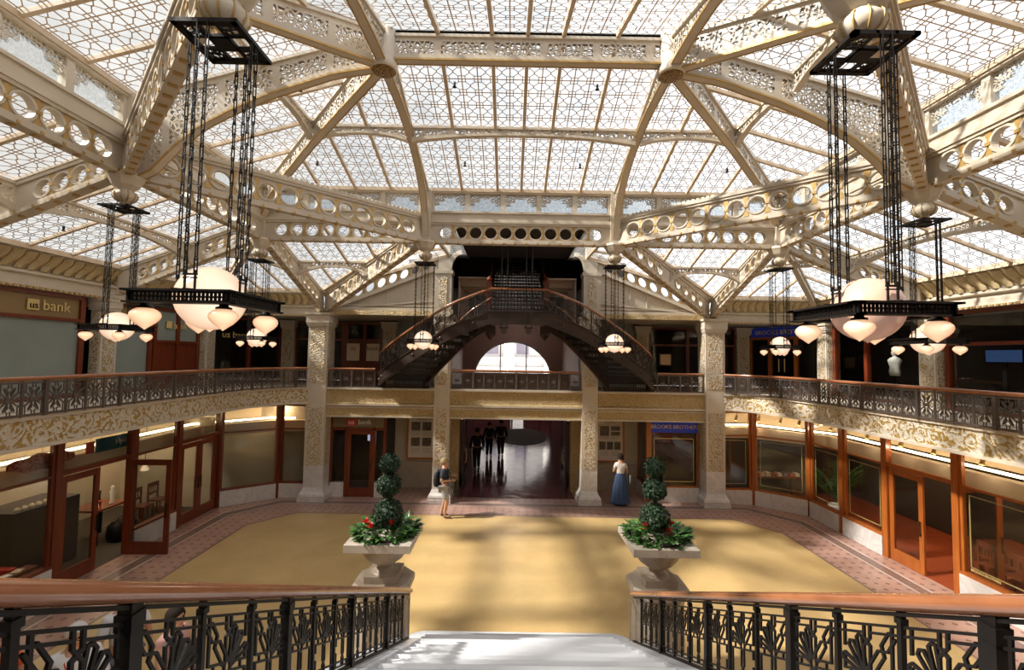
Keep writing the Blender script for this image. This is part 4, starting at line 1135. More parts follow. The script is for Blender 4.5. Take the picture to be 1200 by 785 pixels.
# dark stair hall behind the opening
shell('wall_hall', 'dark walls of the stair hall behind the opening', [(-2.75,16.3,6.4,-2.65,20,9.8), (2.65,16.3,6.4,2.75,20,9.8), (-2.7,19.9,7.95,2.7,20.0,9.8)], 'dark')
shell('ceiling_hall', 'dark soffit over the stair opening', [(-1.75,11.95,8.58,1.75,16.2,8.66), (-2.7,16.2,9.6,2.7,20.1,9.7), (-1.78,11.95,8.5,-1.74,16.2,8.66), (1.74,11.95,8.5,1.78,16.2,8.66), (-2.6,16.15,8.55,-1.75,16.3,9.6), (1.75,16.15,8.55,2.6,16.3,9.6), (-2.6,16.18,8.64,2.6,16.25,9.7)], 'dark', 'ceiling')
for s in (-1, 1):
    g = MB(); pts = [(s*XC,YD+.05,8.53), (s*1.76,YD+.05,8.56), (s*1.76,16.15,8.62), (s*2.45,16.15,8.6)]
    glass_face(g, pts, (0,1,0), pts[0])
    tag(g.build('ceiling', M['leaded']), 'narrow flat strip of leaded glass %s of the dark opening' % side(s), 'glass roof', None, 'structure')
    k = MB(); x0, x1 = sorted((s*.98, s*2.16))
    for y in (16.9, 17.7, 18.5, 19.3): k.box(x0,y-.09,7.62,x1,y+.09,7.85)
    k.box(x0,16.4,7.85,x1,20,7.9); k.box(min(s*2.1,s*2.16),16.5,6.3,max(s*2.1,s*2.16),20,7.85)
    M.setdefault('beamp', mat('rosy_plaster', (.42,.33,.30), .7))
    tag(k.build('ceiling_hall_'+side(s), M['beamp']), 'beamed pale ceiling %s of the straight upper flight' % side(s), 'ceiling', None, 'structure')
# arched window wall
k = MB(); YA_ = 40.0; R0 = 3.47; zc = 2.9; n = 32
arc = [(R0*cos(PI*i/n), zc+R0*sin(PI*i/n)) for i in range(n+1)]
for i in range(n):
    (x0, z0), (x1, z1) = arc[i], arc[i+1]
    for y in (YA_, YA_+.4): k.face([(x0,y,z0), (x1,y,z1), (x1,y,7.9), (x0,y,7.9)])
    k.face([(x0,YA_,z0), (x1,YA_,z1), (x1,YA_+.4,z1), (x0,YA_+.4,z0)])
k.box(-4.5,YA_,0,-R0,YA_+.4,7.9); k.box(R0,YA_,0,4.5,YA_+.4,7.9)
tag(k.build('wall_arch', M['brown']), 'brown wall with the half-round window behind the stair', 'wall', None, 'structure')
r = struct('window_90', 'half-round arched window showing a bright facade outside', 'arched window', (0,YA_,zc))
k = MB(); k.tube([(R0*.985*cos(PI*i/n),YA_+.2,zc+R0*.985*sin(PI*i/n)) for i in range(n+1)], .05, 6)
for x in (-1.1,1.2): k.box(x-.05,YA_+.17,zc,x+.05,YA_+.23,zc+sqrt(R0**2-x*x))
k.box(-R0,YA_+.15,zc-.05,R0,YA_+.25,zc+.05); k.build('frame', M['bronze'], r)
k = MB(); k.face([(R0*.98*cos(PI*i/n),YA_+.2,zc+R0*.98*sin(PI*i/n)) for i in range(n+1)]); k.build('pane', M['glass'], r)
# street outside
M['stone'] = mat('street_stone', (.85,.82,.82), .8); M['lav'] = mat('street_window', (.36,.33,.42), .4)
k = MB(); k.box(-18,60,-.3,18,61,22)
o = k.build('exterior_building', M['stone']); tag(o, 'bright stone facade with columns seen through the arched window', 'building', None, 'structure')
k = MB()
for x in (-11,-5.7,-.4,4.9,10.2):
    k.lathe([(.85,0), (.8,3), (.68,4.5), (.6,16), (.8,16.3)], (x,59.2,0), 20)
k.build('facade_columns', M['stone'], o, True)
k = MB()
for x in (-2.6,1.4,-7.9,6.9):
    k.box(x-.8,59.95,5.4,x+.8,60.02,8.2)
k.build('facade_window', M['lav'], o)
k = MB(); k.box(-18,59.4,4.7,18,60,5.0); k.box(-18,59.6,3.4,18,60,3.7); k.box(-18,59.7,1.2,18,60,2.2); k.build('string_course', M['stone'], o)
tag((lambda k: (k.box(-18,40.4,-.3,18,60,-.02), k.build('exterior_pavement', M['stone']))[1])(MB()), 'pale pavement outside the street doors', 'pavement', None, 'structure')
# fill lamps added on the ceilings to brighten the shops and hall
def fill_lamp(x, y, z, e, c, label):
    r = thing('fill_lamp', label, 'lamp', (x, y, z-.08), 'added fill lamps inside the shops and hall')
    k = MB(); k.lathe([(.16,z), (.16,z-.04), (0,z-.04)], (x,y,0), 16); k.build('base', M['white'], r)
    k = MB(); k.lathe([(.14,z-.04), (.12,z-.07), (0,z-.08)], (x,y,0), 16); k.build('diffuser', M['fillwarm'], r, True)
    l = bpy.data.lights.new('lamp', 'POINT'); l.energy = e; l.color = c; l.shadow_soft_size = .12
    o = bpy.data.objects.new('lamp', l); COL.objects.link(o); o.location = (x, y, z-.25)
M['fillwarm'] = mat('fill_diffuser', (1,.9,.7), emit=(1,.82,.55), es=4.)
for y, w_ in ((8.2,'near the left edge'), (11.0,'behind the open door'), (13.4,'behind the double doors')): fill_lamp(-11.4, y, 3.27, 25 if y < 9 else 60, (1,.80,.55), 'added fill lamp on the left shop ceiling '+w_)
fill_lamp(-8.4, 16.4, 3.27, 30, (1,.75,.45), 'added fill lamp on the left shop ceiling at the bend')
for y, w_ in ((8.4,'near the stair'), (11.2,'inside the doorway'), (14.6,'near the palm')): fill_lamp(11.6, y, 3.27, 60, (1,.70,.42), 'added fill lamp on the right shop ceiling '+w_)
for y in (33.0, 36.0):  # unseen lamps added to lift the brown arch wall
    fill_lamp(.6 if y > 34 else -.6, y, 7.84, 150, (1,.78,.66), 'added fill lamp on the tall ceiling of the hall behind, '+('near' if y < 34 else 'far')+' one')
# ------------------------------------------------------------------ filigree panels
def panel_lines(W, H, t=.0095, o=.0125):
    """straight bars (x0,y0,x1,y1,width) of one cast panel, centred on 0,0; width W, height H"""
    L = []; a, b = W/2, H/2
    L += [(-a,-b,a,-b,t), (-a,b,a,b,t), (-a,-b,-a,b,t), (a,-b,a,b,t)]
    y1 = b*.80; x1 = a*.78
    L += [(-a,y1,a,y1,t*.7), (-a,-y1,a,-y1,t*.7), (-x1,-b,-x1,-b*.42,t*.7), (x1,-b,x1,-b*.42,t*.7), (-x1,b,-x1,b*.42,t*.7), (x1,b,x1,b*.42,t*.7)]
    hx = .030
    for s in (1, -1):       # twin stems from hub to the top and bottom with a kinked node
        for g in (1, -1):
            P = [(g*hx*.6,.09*s), (g*hx*.7,b*.55*s), (g*hx*1.9,b*.66*s), (g*hx*.7,b*.78*s), (g*hx*.9,b*s)]
            for p, q in zip(P, P[1:]): L.append((*p, *q, t*.75))
    for ang, R in ((24,.80), (52,.92), (76,.86)):
        for sx in (1,-1):
            for sy in (1,-1):
                th = math.radians(ang); dx, dy = sin(th)*sx, cos(th)*sy
                rm = min(a*.93/max(1e-6,abs(dx)), b*.93/abs(dy))*R
                px, py = -dy, dx
                for g in (1,-1): L.append((dx*.07+px*o*g*.5, dy*.07+py*o*g*.5, dx*rm*.93+px*o*g, dy*rm*.93+py*o*g, t*.62))
                L.append((dx*rm*.93+px*o, dy*rm*.93+py*o, dx*rm, dy*rm, t*.62)); L.append((dx*rm*.93-px*o, dy*rm*.93-py*o, dx*rm, dy*rm, t*.62))
                if ang == 52: L.append((dx*rm, dy*rm, sx*a*.98, sy*min(b*.95, abs(dy*rm)+ (a-abs(dx*rm))*.6), t*.7))
    for sy in (1,-1): L.append((-a,0,-.07,0,t*.6)); L.append((a,0,.07,0,t*.6))
    L.append((-.04,0,.04,0,.075))
    n = 10
    for i in range(n): L.append((.065*cos(2*PI*i/n), .065*sin(2*PI*i/n), .065*cos(2*PI*(i+1)/n), .065*sin(2*PI*(i+1)/n), t))
    return L
def fan_lines(W, H, t=.0135):
    """stair panel: fans of long loops on one diagonal, doubled crossed bars on the other"""
    a, b = W/2, H/2; L = []
    P = lambda x, y: (x*W, y*H)
    def seg(x0, y0, x1, y1, w=t): L.append((*P(x0,y0), *P(x1,y1), w))
    seg(-.5,.475,.5,.475); seg(-.5,-.475,.5,-.475)
    for g in (1,-1):
        r = lambda x0,y0,x1,y1,w=t: seg(g*x0,g*y0,g*x1,g*y1,w)
        r(-.5,.40,-.055,.40); r(.055,.40,.5,.40)
        r(-.41,.475,-.41,.26); r(.41,.475,.41,.04); r(-.41,.15,-.41,.04)
        for q in (-1,1):
            r(q*.05,.475,q*.05,.35); r(q*.05,.35,0,.315); r(0,.315,q*.055,.275); r(q*.055,.275,q*.05,.06)
        for (tx, ty, bx, by) in ((-.15,.375,-.05,.055), (-.31,.31,-.07,.045), (-.455,.17,-.09,.03)):
            dx, dy = (tx-bx)*W, (ty-by)*H; l = math.hypot(dx,dy); nx, ny = -dy/l, dx/l; o = .0175
            for q in (-1,1):
                L.append((bx*W+nx*o*q*.6, by*H+ny*o*q*.6, bx*W+dx*.93+nx*o*q, by*H+dy*.93+ny*o*q, t))
                L.append((bx*W+dx*.93+nx*o*q, by*H+dy*.93+ny*o*q, tx*W, ty*H, t))
        bx, by, tx, ty = .06*W, .05*H, .41*W, .385*H; dx, dy = tx-bx, ty-by; l = math.hypot(dx,dy); ux, uy = dx/l, dy/l; nx, ny = -uy, ux; o = .024
        for q in (-1,1):
            for s0, s1 in ((0,.5), (.66,1)):
                L.append((bx+dx*s0+nx*o*q, by+dy*s0+ny*o*q, bx+dx*s1+nx*o*q, by+dy*s1+ny*o*q, t))
            L.append((bx+dx*.5+nx*o*q, by+dy*.5+ny*o*q, bx+dx*.66-nx*o*q, by+dy*.66-ny*o*q, t))
        r(.09,.04,.41,.04); r(-.09,.04,-.41,.04); r(-.3,.04,-.3,-.04,t*.7)
    for i in range(10): L.append((.05*W*2*cos(2*PI*i/10)*.7, .055*H*2*sin(2*PI*i/10)*.6, .05*W*2*cos(2*PI*(i+1)/10)*.7, .055*H*2*sin(2*PI*(i+1)/10)*.6, t))
    return L
def panel_mesh(mb, lines, mapf, depth):
    """mapf(x,y,d) -> point"""
    for x0, y0, x1, y1, w_ in lines:
        l = math.hypot(x1-x0, y1-y0)
        if l < 1e-5: continue
        ex, ey = (x1-x0)/l, (y1-y0)/l; nx, ny = -ey*w_/2, ex*w_/2
        x0 -= ex*w_*.3; y0 -= ey*w_*.3; x1 += ex*w_*.3; y1 += ey*w_*.3
        c = [(x0+nx,y0+ny), (x0-nx,y0-ny), (x1-nx,y1-ny), (x1+nx,y1+ny)]
        A = [mapf(x,y,depth/2) for x, y in c]; B = [mapf(x,y,-depth/2) for x, y in c]
        mb.face(A); mb.face(B[::-1])
        mb.face([A[1],B[1],B[2],A[2]]); mb.face([A[3],B[3],B[0],A[0]])

# ------------------------------------------------------------------ balcony railings
PW, PH = .36, .52
pb = MB(); panel_mesh(pb, panel_lines(PW, PH), lambda x, y, d: V((x, d, y)), .02)
def add_panel(proto, root, c, ang, sx=1.0):
    o = proto.copy(); COL.objects.link(o); o.parent = root; o.matrix_parent_inverse = Matrix.Translation(-Vloc(root))
    o.location = c; o.rotation_euler = (0,0,ang); o.scale = (sx,1,1); return o
pmesh = None
def railing(pts, label, thick=4, start=2, loc=None):
    global pmesh
    pts = [V((x, y, 0)) for x, y in pts]
    root = thing('balcony_railing', label, 'railing', loc or (pts[len(pts)//2]+Z*ZB))
    # resample
    L = [0]
    for a, b in zip(pts, pts[1:]): L.append(L[-1]+(b-a).length)
    n = max(1, round(L[-1]/.385)); nodes = []
    for i in range(n+1):
        s_ = L[-1]*i/n; k = 0
        while k < len(L)-2 and L[k+1] < s_: k += 1
        nodes.append(lerp(pts[k], pts[k+1], (s_-L[k])/(L[k+1]-L[k])))
    h = MB(); h.tube([p+Z*(ZR-.02) for p in nodes], .042, 10); h.build('handrail', M['handrail'], root, True)
    k = MB(); k.sweep([p+Z*(ZR-.085) for p in nodes], .03, .03); k.build('rail_bar', M['balcony_iron'], root); k = MB(); k.sweep([p+Z*(ZB+.03) for p in nodes], .03, .035); k.build('rail_bar', M['balcony_iron'], root)
    for i, p in enumerate(nodes):
        q = MB(); w_ = .032 if (i-start) % thick == 0 else .014
        q.box(p.x-w_, p.y-w_, ZB, p.x+w_, p.y+w_, ZR-.06); q.build('post', M['balcony_iron'], root)
    for a, b in zip(nodes, nodes[1:]):
        e = b-a; c = (a+b)/2+Z*(ZB+.05+PH/2); ang = math.atan2(e.y, e.x); sx = (e.length-.02)/.385
        if pmesh is None:
            pmesh = pb.build('panel', M['balcony_iron'], root); pmesh.location = c; pmesh.rotation_euler = (0,0,ang); pmesh.scale = (sx,1,1)
        else: add_panel(pmesh, root, c, ang, sx)
    return root
for s in (-1, 1):
    P = bal_path(s, 4.2, .07); P = P[:-1] + [(s*7.2, 15.7)]
    railing(P, 'iron flower-panel railing with copper handrail along the %s balcony' % side(s), loc=(s*8.38, 10, ZB))
railing([(-6.5,15.78), (-4.9,15.78)], 'short iron railing between the left column and the oriel stair')
railing([(6.5,15.78), (4.9,15.78)], 'short iron railing between the right column and the oriel stair')
r = railing([(-2.25,15.84), (2.25,15.84)], 'iron railing with dark backing under the arched window')
k = MB(); k.box(-1.85,15.9,ZB+.03,1.85,15.92,ZR-.1); k.build('backing_board', M['brown'], r)

# ------------------------------------------------------------------ oriel staircase
st = thing('oriel_staircase', 'dark iron double staircase curving up to a central landing under the roof', 'staircase', (0, 14.6, ZB))
ztop = lambda X: interp([(-4.75,4.32), (-4.2,4.62), (-3.5,5.04), (-2.7,5.52), (-1.95,5.94), (-.85,6.36)], -abs(X))
NS = 15
def oe(a): return V((-.82-3.9*cos(a), 16.0-2.6*sin(a), 0))
def ie(a): return V((-.82-2.35*cos(a), 16.0-1.5*sin(a), 0))
zt = lambda a: ztop(oe(a).x)
for s in (-1, 1):
    Mm = Matrix.Scale(-s, 4, (1,0,0)) if s > 0 else Matrix.Identity(4)
    Mm = Matrix(((1 if s < 0 else -1,0,0,0), (0,1,0,0), (0,0,1,0), (0,0,0,1)))
    A = [PI/2*i/24 for i in range(25)]
    so = MB(Mm)
    for fn, t0, b0 in ((oe, 0, .40), (ie, 0, .42)):
        rows = []
        for a in A:
            p = fn(a); z = zt(a); nn = (p-V((-.82,16,0))).normalized()
            rows.append([p+Z*(z-b0)-nn*.03, p+Z*(z-b0)+nn*.03, p+Z*z+nn*.03, p+Z*z-nn*.03])
        so.grid(rows, closeu=True)
        p = fn(0); z = zt(0)
        so.box(p.x-.11,15.9,3.42,p.x+.11,16.12,z+.02)
        so.lathe([(0,3.30), (.08,3.36), (.10,3.43)], (p.x,16.0,0), 8)
    q = ie(PI/2); so.box(q.x-.2,14.3,5.70,q.x+.12,14.62,5.98); so.lathe([(0,5.52), (.06,5.58), (.16,5.72)], (q.x-.05,14.45,0), 4)
    so.build('stringer', M['bronze'], st)
    so = MB(Mm)         # mouldings on the outer stringer
    for dz in (-.03,-.37): so.sweep([oe(a)+Z*(zt(a)+dz)+(oe(a)-V((-.82,16,0))).normalized()*.045 for a in A], .03, .04)
    for a in A[2::4]:
        p = oe(a)+Z*(zt(a)-.2)+(oe(a)-V((-.82,16,0))).normalized()*.03; so.sphere(p, .05, 8, 5)
    so.build('mouldings', M['bronze'], st)
    tr = MB(Mm)
    for i in range(NS):
        a0, a1 = PI/2*i/NS, PI/2*(i+1)/NS; z = zt((a0+a1)/2)-.16
        c = [oe(a0), oe(a1), ie(a1), ie(a0)]
        tr.face([p+Z*z for p in c]); tr.face([p+Z*(z-.035) for p in c][::-1])
        for k_ in range(4): tr.face([c[k_]+Z*z, c[(k_+1) % 4]+Z*z, c[(k_+1) % 4]+Z*(z-.035), c[k_]+Z*(z-.035)])
        zp = zt(max(0,a0-PI/2/NS*.5))-.16 if i else 3.86
        p0, p1 = oe(a0), ie(a0); n = 9
        tr.beam(p0+Z*(zp+.02), p1+Z*(zp+.02), .012, .03); tr.beam(p0+Z*(z-.05), p1+Z*(z-.05), .012, .03)
        for k_ in range(1, n*3): tr.beam(lerp(p0,p1,k_/(n*3))+Z*zp, lerp(p0,p1,k_/(n*3))+Z*z, .012, .02, (p1-p0))
    tr.build('steps', M['iron'], st)
    for fn, nm in ((oe,'outer'), (ie,'inner')):
        hr = MB(Mm); hr.tube([fn(a)+Z*(zt(a)+(.66 if fn is oe else .55)) for a in A], .038 if fn is oe else .025, 8); hr.build('handrail', M['handrail'], st, True)
        N = 13 if fn is oe else 8
        pl = MB(Mm)
        for i in range(N):
            a0, a1 = PI/2*i/N, PI/2*(i+1)/N; p0, p1 = fn(a0), fn(a1); z0, z1 = zt(a0), zt(a1); hgt = .58 if fn is oe else .48
            W_ = (p1-p0).length; nn = ((p0+p1)/2-V((-.82,16,0))).normalized()
            f = lambda x, y, d: lerp(p0, p1, x/W_+.5) + Z*(lerp(z0, z1, x/W_+.5)+y+hgt/2+.02) + nn*d
            panel_mesh(pl, panel_lines(W_*.94, hgt), f, .015)
            pl.tube([p0+Z*z0, p0+Z*(z0+hgt+.06)], .02, 5)
        pl.build('filigree', M['bronze'], st)
# landing and upper straight flight
k = MB(); k.box(-.85,13.38,6.18,.85,14.7,6.24); k.box(-.9,13.34,5.96,.9,13.42,6.36); k.box(-.93,13.30,6.33,.93,13.44,6.37); k.box(-.93,13.31,5.95,.93,13.43,6.0); k.build('landing', M['bronze'], st)
k = MB(); k.tube([(-.84,13.38,7.02), (.84,13.38,7.02)], .04, 8); k.build('handrail', M['handrail'], st, True)
k = MB()
for i in range(4):
    panel_mesh(k, panel_lines(.40,.58), lambda x, y, d, i=i: V((-.64+i*.425+x,13.38+d,6.68+y)), .015)
k.build('filigree', M['bronze'], st)
k = MB(); N = 17; zz = 6.24; yy = 14.5
for i in range(N):
    z = zz+.168*(i+1); y = yy+.30*i
    k.box(-.88,y,z-.035,.88,y+.32,z); k.beam((-.88,y,z-.155), (.88,y,z-.155), .015, .03)
    for q in range(1,16): k.box(-.88+q*.11-.014,y-.006,z-.15,-.88+q*.11+.014,y+.006,z-.03)
k.build('steps', M['iron'], st)
k = MB()
for s in (-1,1): k.beam((s*.92,yy-.1,zz+.05), (s*.92,yy+.3*N,zz+.05+.168*N), .06, .36)
k.build('stringer', M['bronze'], st)
for s in (-1,1):
    k = MB(); k.tube([(s*.95,yy+.5,zz+1.15), (s*.95,yy+.3*N,zz+.8+.168*N)], .035, 8); k.build('handrail', M['handrail'], st, True)
    k = MB(); k.box(s*.95-.09,yy+.4,6.3,s*.95+.09,yy+.58,7.5); k.lathe([(.09,7.5), (.12,7.56), (.05,7.66), (0,7.7)], (s*.95,yy+.49,0), 10); k.build('newel', M['mahogany'], st)
# hanging rods in two pairs
for s in (-1,1):
    r = thing('suspension_rods', 'pair of thin iron rods with rosettes hanging before the landing, %s of centre' % side(s), 'hanging rods', (s*.36,13.2,5.8))
    for dx in (-.085,.085):
        x = s*.36-.06+dx
        k = MB(); k.tube([(x,13.22,8.98), (x,13.22,5.82)], .016, 6); k.build('rod', M['iron'], r)
    k = MB(); x = s*.36-.06; k.box(x-.13,13.2,5.84,x+.13,13.24,5.88); k.tube([(x+.075*cos(2*PI*i/12), 13.22, 5.76+.075*sin(2*PI*i/12)) for i in range(12)], .012, 5, True)
    for i in range(4): k.beam((x,13.22,5.76), (x+.07*cos(PI*i/4+.2),13.22,5.76+.07*sin(PI*i/4+.2)), .012, .012); k.beam((x,13.22,5.76), (x-.07*cos(PI*i/4+.2),13.22,5.76-.07*sin(PI*i/4+.2)), .012, .012)
    k.build('rosette', M['iron'], r)

# ------------------------------------------------------------------ foreground marble stair
stair = MB(); NST = 21
for i in range(NST):
    z1 = .165*(i+1); y1 = 8.2-.33*i; y0 = y1-.33
    hw = 1.95 if i == 0 else 1.82 if i == 1 else 1.52
    if i < 2:
        n = 8; pl = [(-hw,y0-.1)] + [(-hw+.35-.35*cos(PI/2*k_/n)-.0, y1-.35+.35*sin(PI/2*k_/n)) for k_ in range(n+1)]
        pl = [(-hw,y0-.2)] + [(-hw+.35*(1-cos(PI/2*k_/n)), y1-.35*(1-sin(PI/2*k_/n))) for k_ in range(n+1)]
        pl = pl + [(-x, y) for x, y in reversed(pl)]
        stair.prism(pl, (0,0,z1-.0825), (1,0,0), (0,1,0), .165)
        stair.prism([(x*1.008, y+(.02 if y > y0 else 0)) for x, y in pl], (0,0,z1-.015), (1,0,0), (0,1,0), .032)
    else:
        stair.box(-hw,y0-.4,z1-.165,hw,y1,z1-.03); stair.box(-hw,y0-.4,z1-.035,hw,y1-.045,z1); stair.cur = 1; stair.box(-hw,y1-.045,z1-.035,hw,y1+.025,z1+.001); stair.cur = 0
M['edge'] = mat('lightened_step_edge', (.70,.71,.74), .3)  # nosings painted lighter in place of the shading between treads
o = stair.build('marble_stair', [M['step'], M['edge']]); tag(o, 'white marble stair going down to the golden floor', 'stair', None, 'structure')
k = MB(); k.box(-1.6,-1.0,3.2,1.6,8.2-.33*NST+.02,.165*NST); k.box(-2.6,-1.1,0,2.6,-.9,3.4); k.build('stair_landing', M['step'], o)
for s in (-1,1):
    k = MB(); f = lambda y: 4.27-.5*y
    x0, x1 = sorted((s*1.48, s*1.80))
    pr = [(8.36-.17/.51-.7 if False else 6.78,0), (6.78,f(6.78)), (.9,f(.9)), (.9,0)]
    k.prism([(y, z) for y, z in pr], ((x0+x1)/2,0,0), (0,1,0), (0,0,1), x1-x0)
    k.beam((s*1.63,6.78,f(6.78)), (s*1.63,.9,f(.9)), .36, .05)
    k.build('curb_wall', M['step'], o)
    # railing
    r = thing('stair_railing', 'black iron star-panel railing with thick copper handrail on the %s of the white stair' % side(s), 'railing', (s*1.62, 4, f(4)))
    zr = lambda y: 4.97-.5*y; X = s*1.62; yA, yB = 6.68, .45
    h = MB(); n = 30
    h.grid([[V((X+.062*cos(2*PI*q/14), y+.0, zr(y)+.043*sin(2*PI*q/14)*(1.0)-.0)) for q in range(14)] for y in [lerp(yA,yB,i/n) for i in range(n+1)]], closeu=True)
    h.face([(X+.062*cos(2*PI*q/14), yA, zr(yA)+.043*sin(2*PI*q/14)) for q in range(14)])
    h.build('handrail', M['handrail'], r, True)
    k = MB(); k.beam((X,yA,zr(yA)-.055), (X,yB,zr(yB)-.055), .04, .016); k.build('rail_bar', M['black'], r); k = MB(); k.beam((X,yA,zr(yA)-.665), (X,yB,zr(yB)-.665), .04, .03); k.build('rail_bar', M['black'], r)
    PYs = [1.745+.415*i for i in range(11,-4,-1)]
    H_ = .535
    proto = None
    for i, y in enumerate(PYs):
        if y < yB: break
        q = MB(); w_ = .027 if (i-11) % 3 == 0 else .0125
        q.obox((X,y,zr(y)-.37), (w_,0,0), (0,w_,0), (0,0,.34))
        if (i-11) % 3 == 0:
            q.obox((X,y,zr(y)-.1), (w_*1.25,0,0), (0,w_*1.25,0), (0,0,.03)); q.obox((X,y,zr(y)-.64), (w_*1.25,0,0), (0,w_*1.25,0), (0,0,.05))
        else: q.obox((X,y,zr(y)-.085), (w_*1.5,0,0), (0,w_*1.5,0), (0,0,.015))
        q.build('post', M['black'], r)
        yc = y-.2075; zc_ = zr(yc)-.368
        if proto is None:
            q = MB(); panel_mesh(q, fan_lines(.375,H_), lambda x, v, d: V((d, -x, v+.5*x)), .012)
            proto = q.build('panel', M['black'], r); proto.location = (X,yc,zc_)
        else:
            c = proto.copy(); COL.objects.link(c); c.parent = r; c.matrix_parent_inverse = proto.matrix_parent_inverse.copy(); c.location = (X,yc,zc_)
# ------------------------------------------------------------------ pedestals with urn and topiary
M['ivy'] = mat('ivy_leaves', (.02,.055,.018), .6, 0, .3, fn=lambda t, b: t.link(t.mix(t.mapr(t.noise(t.coord(), 30, 2), .4, .62), (.006,.017,.007), (.03,.062,.026)), b.inputs['Base Color']))
M['green'] = mat('fresh_leaves', (.05,.16,.03), .4, fn=lambda t, b: t.link(t.mix(t.mapr(t.noise(t.coord(), 16, 2), .38, .62), (.018,.06,.014), (.07,.17,.035)), b.inputs['Base Color']))
M['flower'] = mat('red_bracts', (.65,.015,.015), .4)
M['bark'] = mat('bark', (.07,.045,.03), .8)
M['palegreen'] = mat('pale_leaves', (.45,.52,.40), .5)
def leafq(mb, p, d, up, L, w_):
    d = d.normalized(); s = d.cross(up)
    s = s.normalized() if s.length > 1e-4 else d.orthogonal().normalized()
    n = s.cross(d)
    a, b, c, e = p, p+d*L*.45+s*w_/2+n*L*.06, p+d*L-n*L*.1, p+d*L*.45-s*w_/2+n*L*.06
    m = p+d*L*.5-n*.0
    mb.face([a, b, m]); mb.face([b, c, m]); mb.face([c, e, m]); mb.face([e, a, m])
def rnd(): 
    while True:
        v = V((random.uniform(-1,1), random.uniform(-1,1), random.uniform(-1,1)))
        if .05 < v.length < 1: return v.normalized()
def leafball(c, r, n, L):
    mb = MB(); c = V(c)
    mb.sphere(c, r*.82, 12, 8)
    for _ in range(n):
        v = rnd(); p = c+v*r*random.uniform(.78,.95)
        t_ = (rnd()+V((0,0,-.5))); t_ = (t_-v*t_.dot(v))
        leafq(mb, p, t_.normalized()*.8+v*.55, v, L*random.uniform(.7,1.2), L*.62)
    return mb
for s in (-1, 1):
    sd = side(s); cx, cy_ = s*2.117, 7.22
    p = thing('stair_pedestal', 'octagonal stone pedestal with square-topped urn at the foot of the stair, '+sd+' one', 'pedestal', (cx,cy_,0))
    k = MB()
    def octo(h, c, z): return [(cx+a*h if abs(a) == 1 else cx+a*h, cy_+b*h, z) for a, b in ((1,-c),(1,c),(c,1),(-c,1),(-1,c),(-1,-c),(-c,-1),(c,-1))]
    rows = [octo(.44,.5,0), octo(.44,.5,.25), octo(.37,.5,.32), octo(.36,.5,1.28), octo(.365,.5,1.32)]
    k.grid(rows, closeu=True)
    for a, b in ((0,-1), (1,0), (-1,0), (0,1)):
        n = V((a,b,0)); l = V((-b,a,0)); c = V((cx,cy_,.8))+n*.362
        for q, z0, z1 in ((-.15,-.42,.42), (.15,-.42,.42)): k.obox(c+l*q, l*.02, n*.012, Z*.42)
        for z in (-.42,.42): k.obox(c+Z*z, l*.15, n*.012, Z*.02)
    k.build('shaft', M['marble_tan'], p)
    k = MB(); k.grid([octo(.365,.5,1.32), octo(.40,.5,1.40), octo(.43,.5,1.45), octo(.43,.5,1.53), octo(.40,.5,1.56)], closeu=True); k.face(octo(.40,.5,1.56)); k.build('cap', M['marble_tan'], p)
    k = MB(); k.box(cx-.245,cy_-.245,1.56,cx+.245,cy_+.245,1.665); k.build('plinth', M['marble_tan'], p)
    k = MB(); k.lathe([(.20,1.665), (.20,1.672), (.165,1.68), (.13,1.70), (.11,1.74), (.12,1.78), (.17,1.80), (.27,1.87), (.34,1.96), (.385,2.06), (.40,2.12), (.0,2.12)], (cx,cy_,0), 36); k.build('bowl', M['marble_tan'], p, True)
    k = MB(); g = .4865; k.box(cx-g,cy_-g,2.115,cx+g,cy_+g,2.225)
    k.build('square_rim', M['slab'] if 'slab' in M else M.setdefault('slab', mat('pale_slab', (.47,.41,.345), .5, fn=f_marble((.47,.41,.345), (.36,.30,.235), 1.3))), p)
    # topiary
    tp = thing('ivy_topiary', 'three-ball ivy topiary over leafy plants and red flowers in the '+sd+' urn', 'topiary', (cx,cy_,2.225))
    tx = cx - .03*s
    for z, r, n in ((3.30,.155,420), (2.97,.185,560), (2.53,.235,820)): leafball((tx,cy_,z), r, n, .055).build('leaf_ball', M['ivy'], tp)
    k = MB(); k.tube([(tx,cy_,2.23), (tx+.01,cy_,2.8), (tx,cy_,3.3)], .016, 6); k.build('stem', M['bark'], tp)
    k = MB()
    for _ in range(330):
        a = random.uniform(0,2*PI); rr = .34*sqrt(random.random())+.06
        p0 = V((cx+rr*cos(a)*1.15, cy_+rr*sin(a), 2.225+random.uniform(.0,.16)*(1-rr*.8)))
        dr = V((cos(a)*.8+random.uniform(-.5,.5), sin(a)*.8+random.uniform(-.5,.5), random.uniform(-.1,.75)))
        leafq(k, p0, dr, Z, random.uniform(.11,.19), random.uniform(.06,.10))
    for _ in range(30):
        a = random.uniform(0,2*PI); p0 = V((cx+.42*cos(a), cy_+.40*sin(a), 2.25))
        leafq(k, p0, V((cos(a), sin(a), -.15)), Z, .13, .05)
    k.v = [V((p.x, p.y, max(p.z, 2.232))) for p in k.v]
    k.build('leafy_plants', M['green'], tp)
    k = MB()
    for _ in range(18):
        a = PI*(.95 if s < 0 else .05)+random.uniform(-.5,.5); p0 = V((cx+.42*cos(a), cy_+.3*sin(a), 2.25)); leafq(k, p0, V((cos(a), sin(a)-.4, random.uniform(.0,.5))), Z, .11, .06)
    k.v = [V((p.x, p.y, max(p.z, 2.232))) for p in k.v]
    k.build('pale_leaves', M['palegreen'], tp)
    k = MB(); k.lathe([(.40,2.228), (.42,2.25), (.40,2.256)], (cx,cy_,0), 28); k.build('dark_liner', M['dark'], tp)
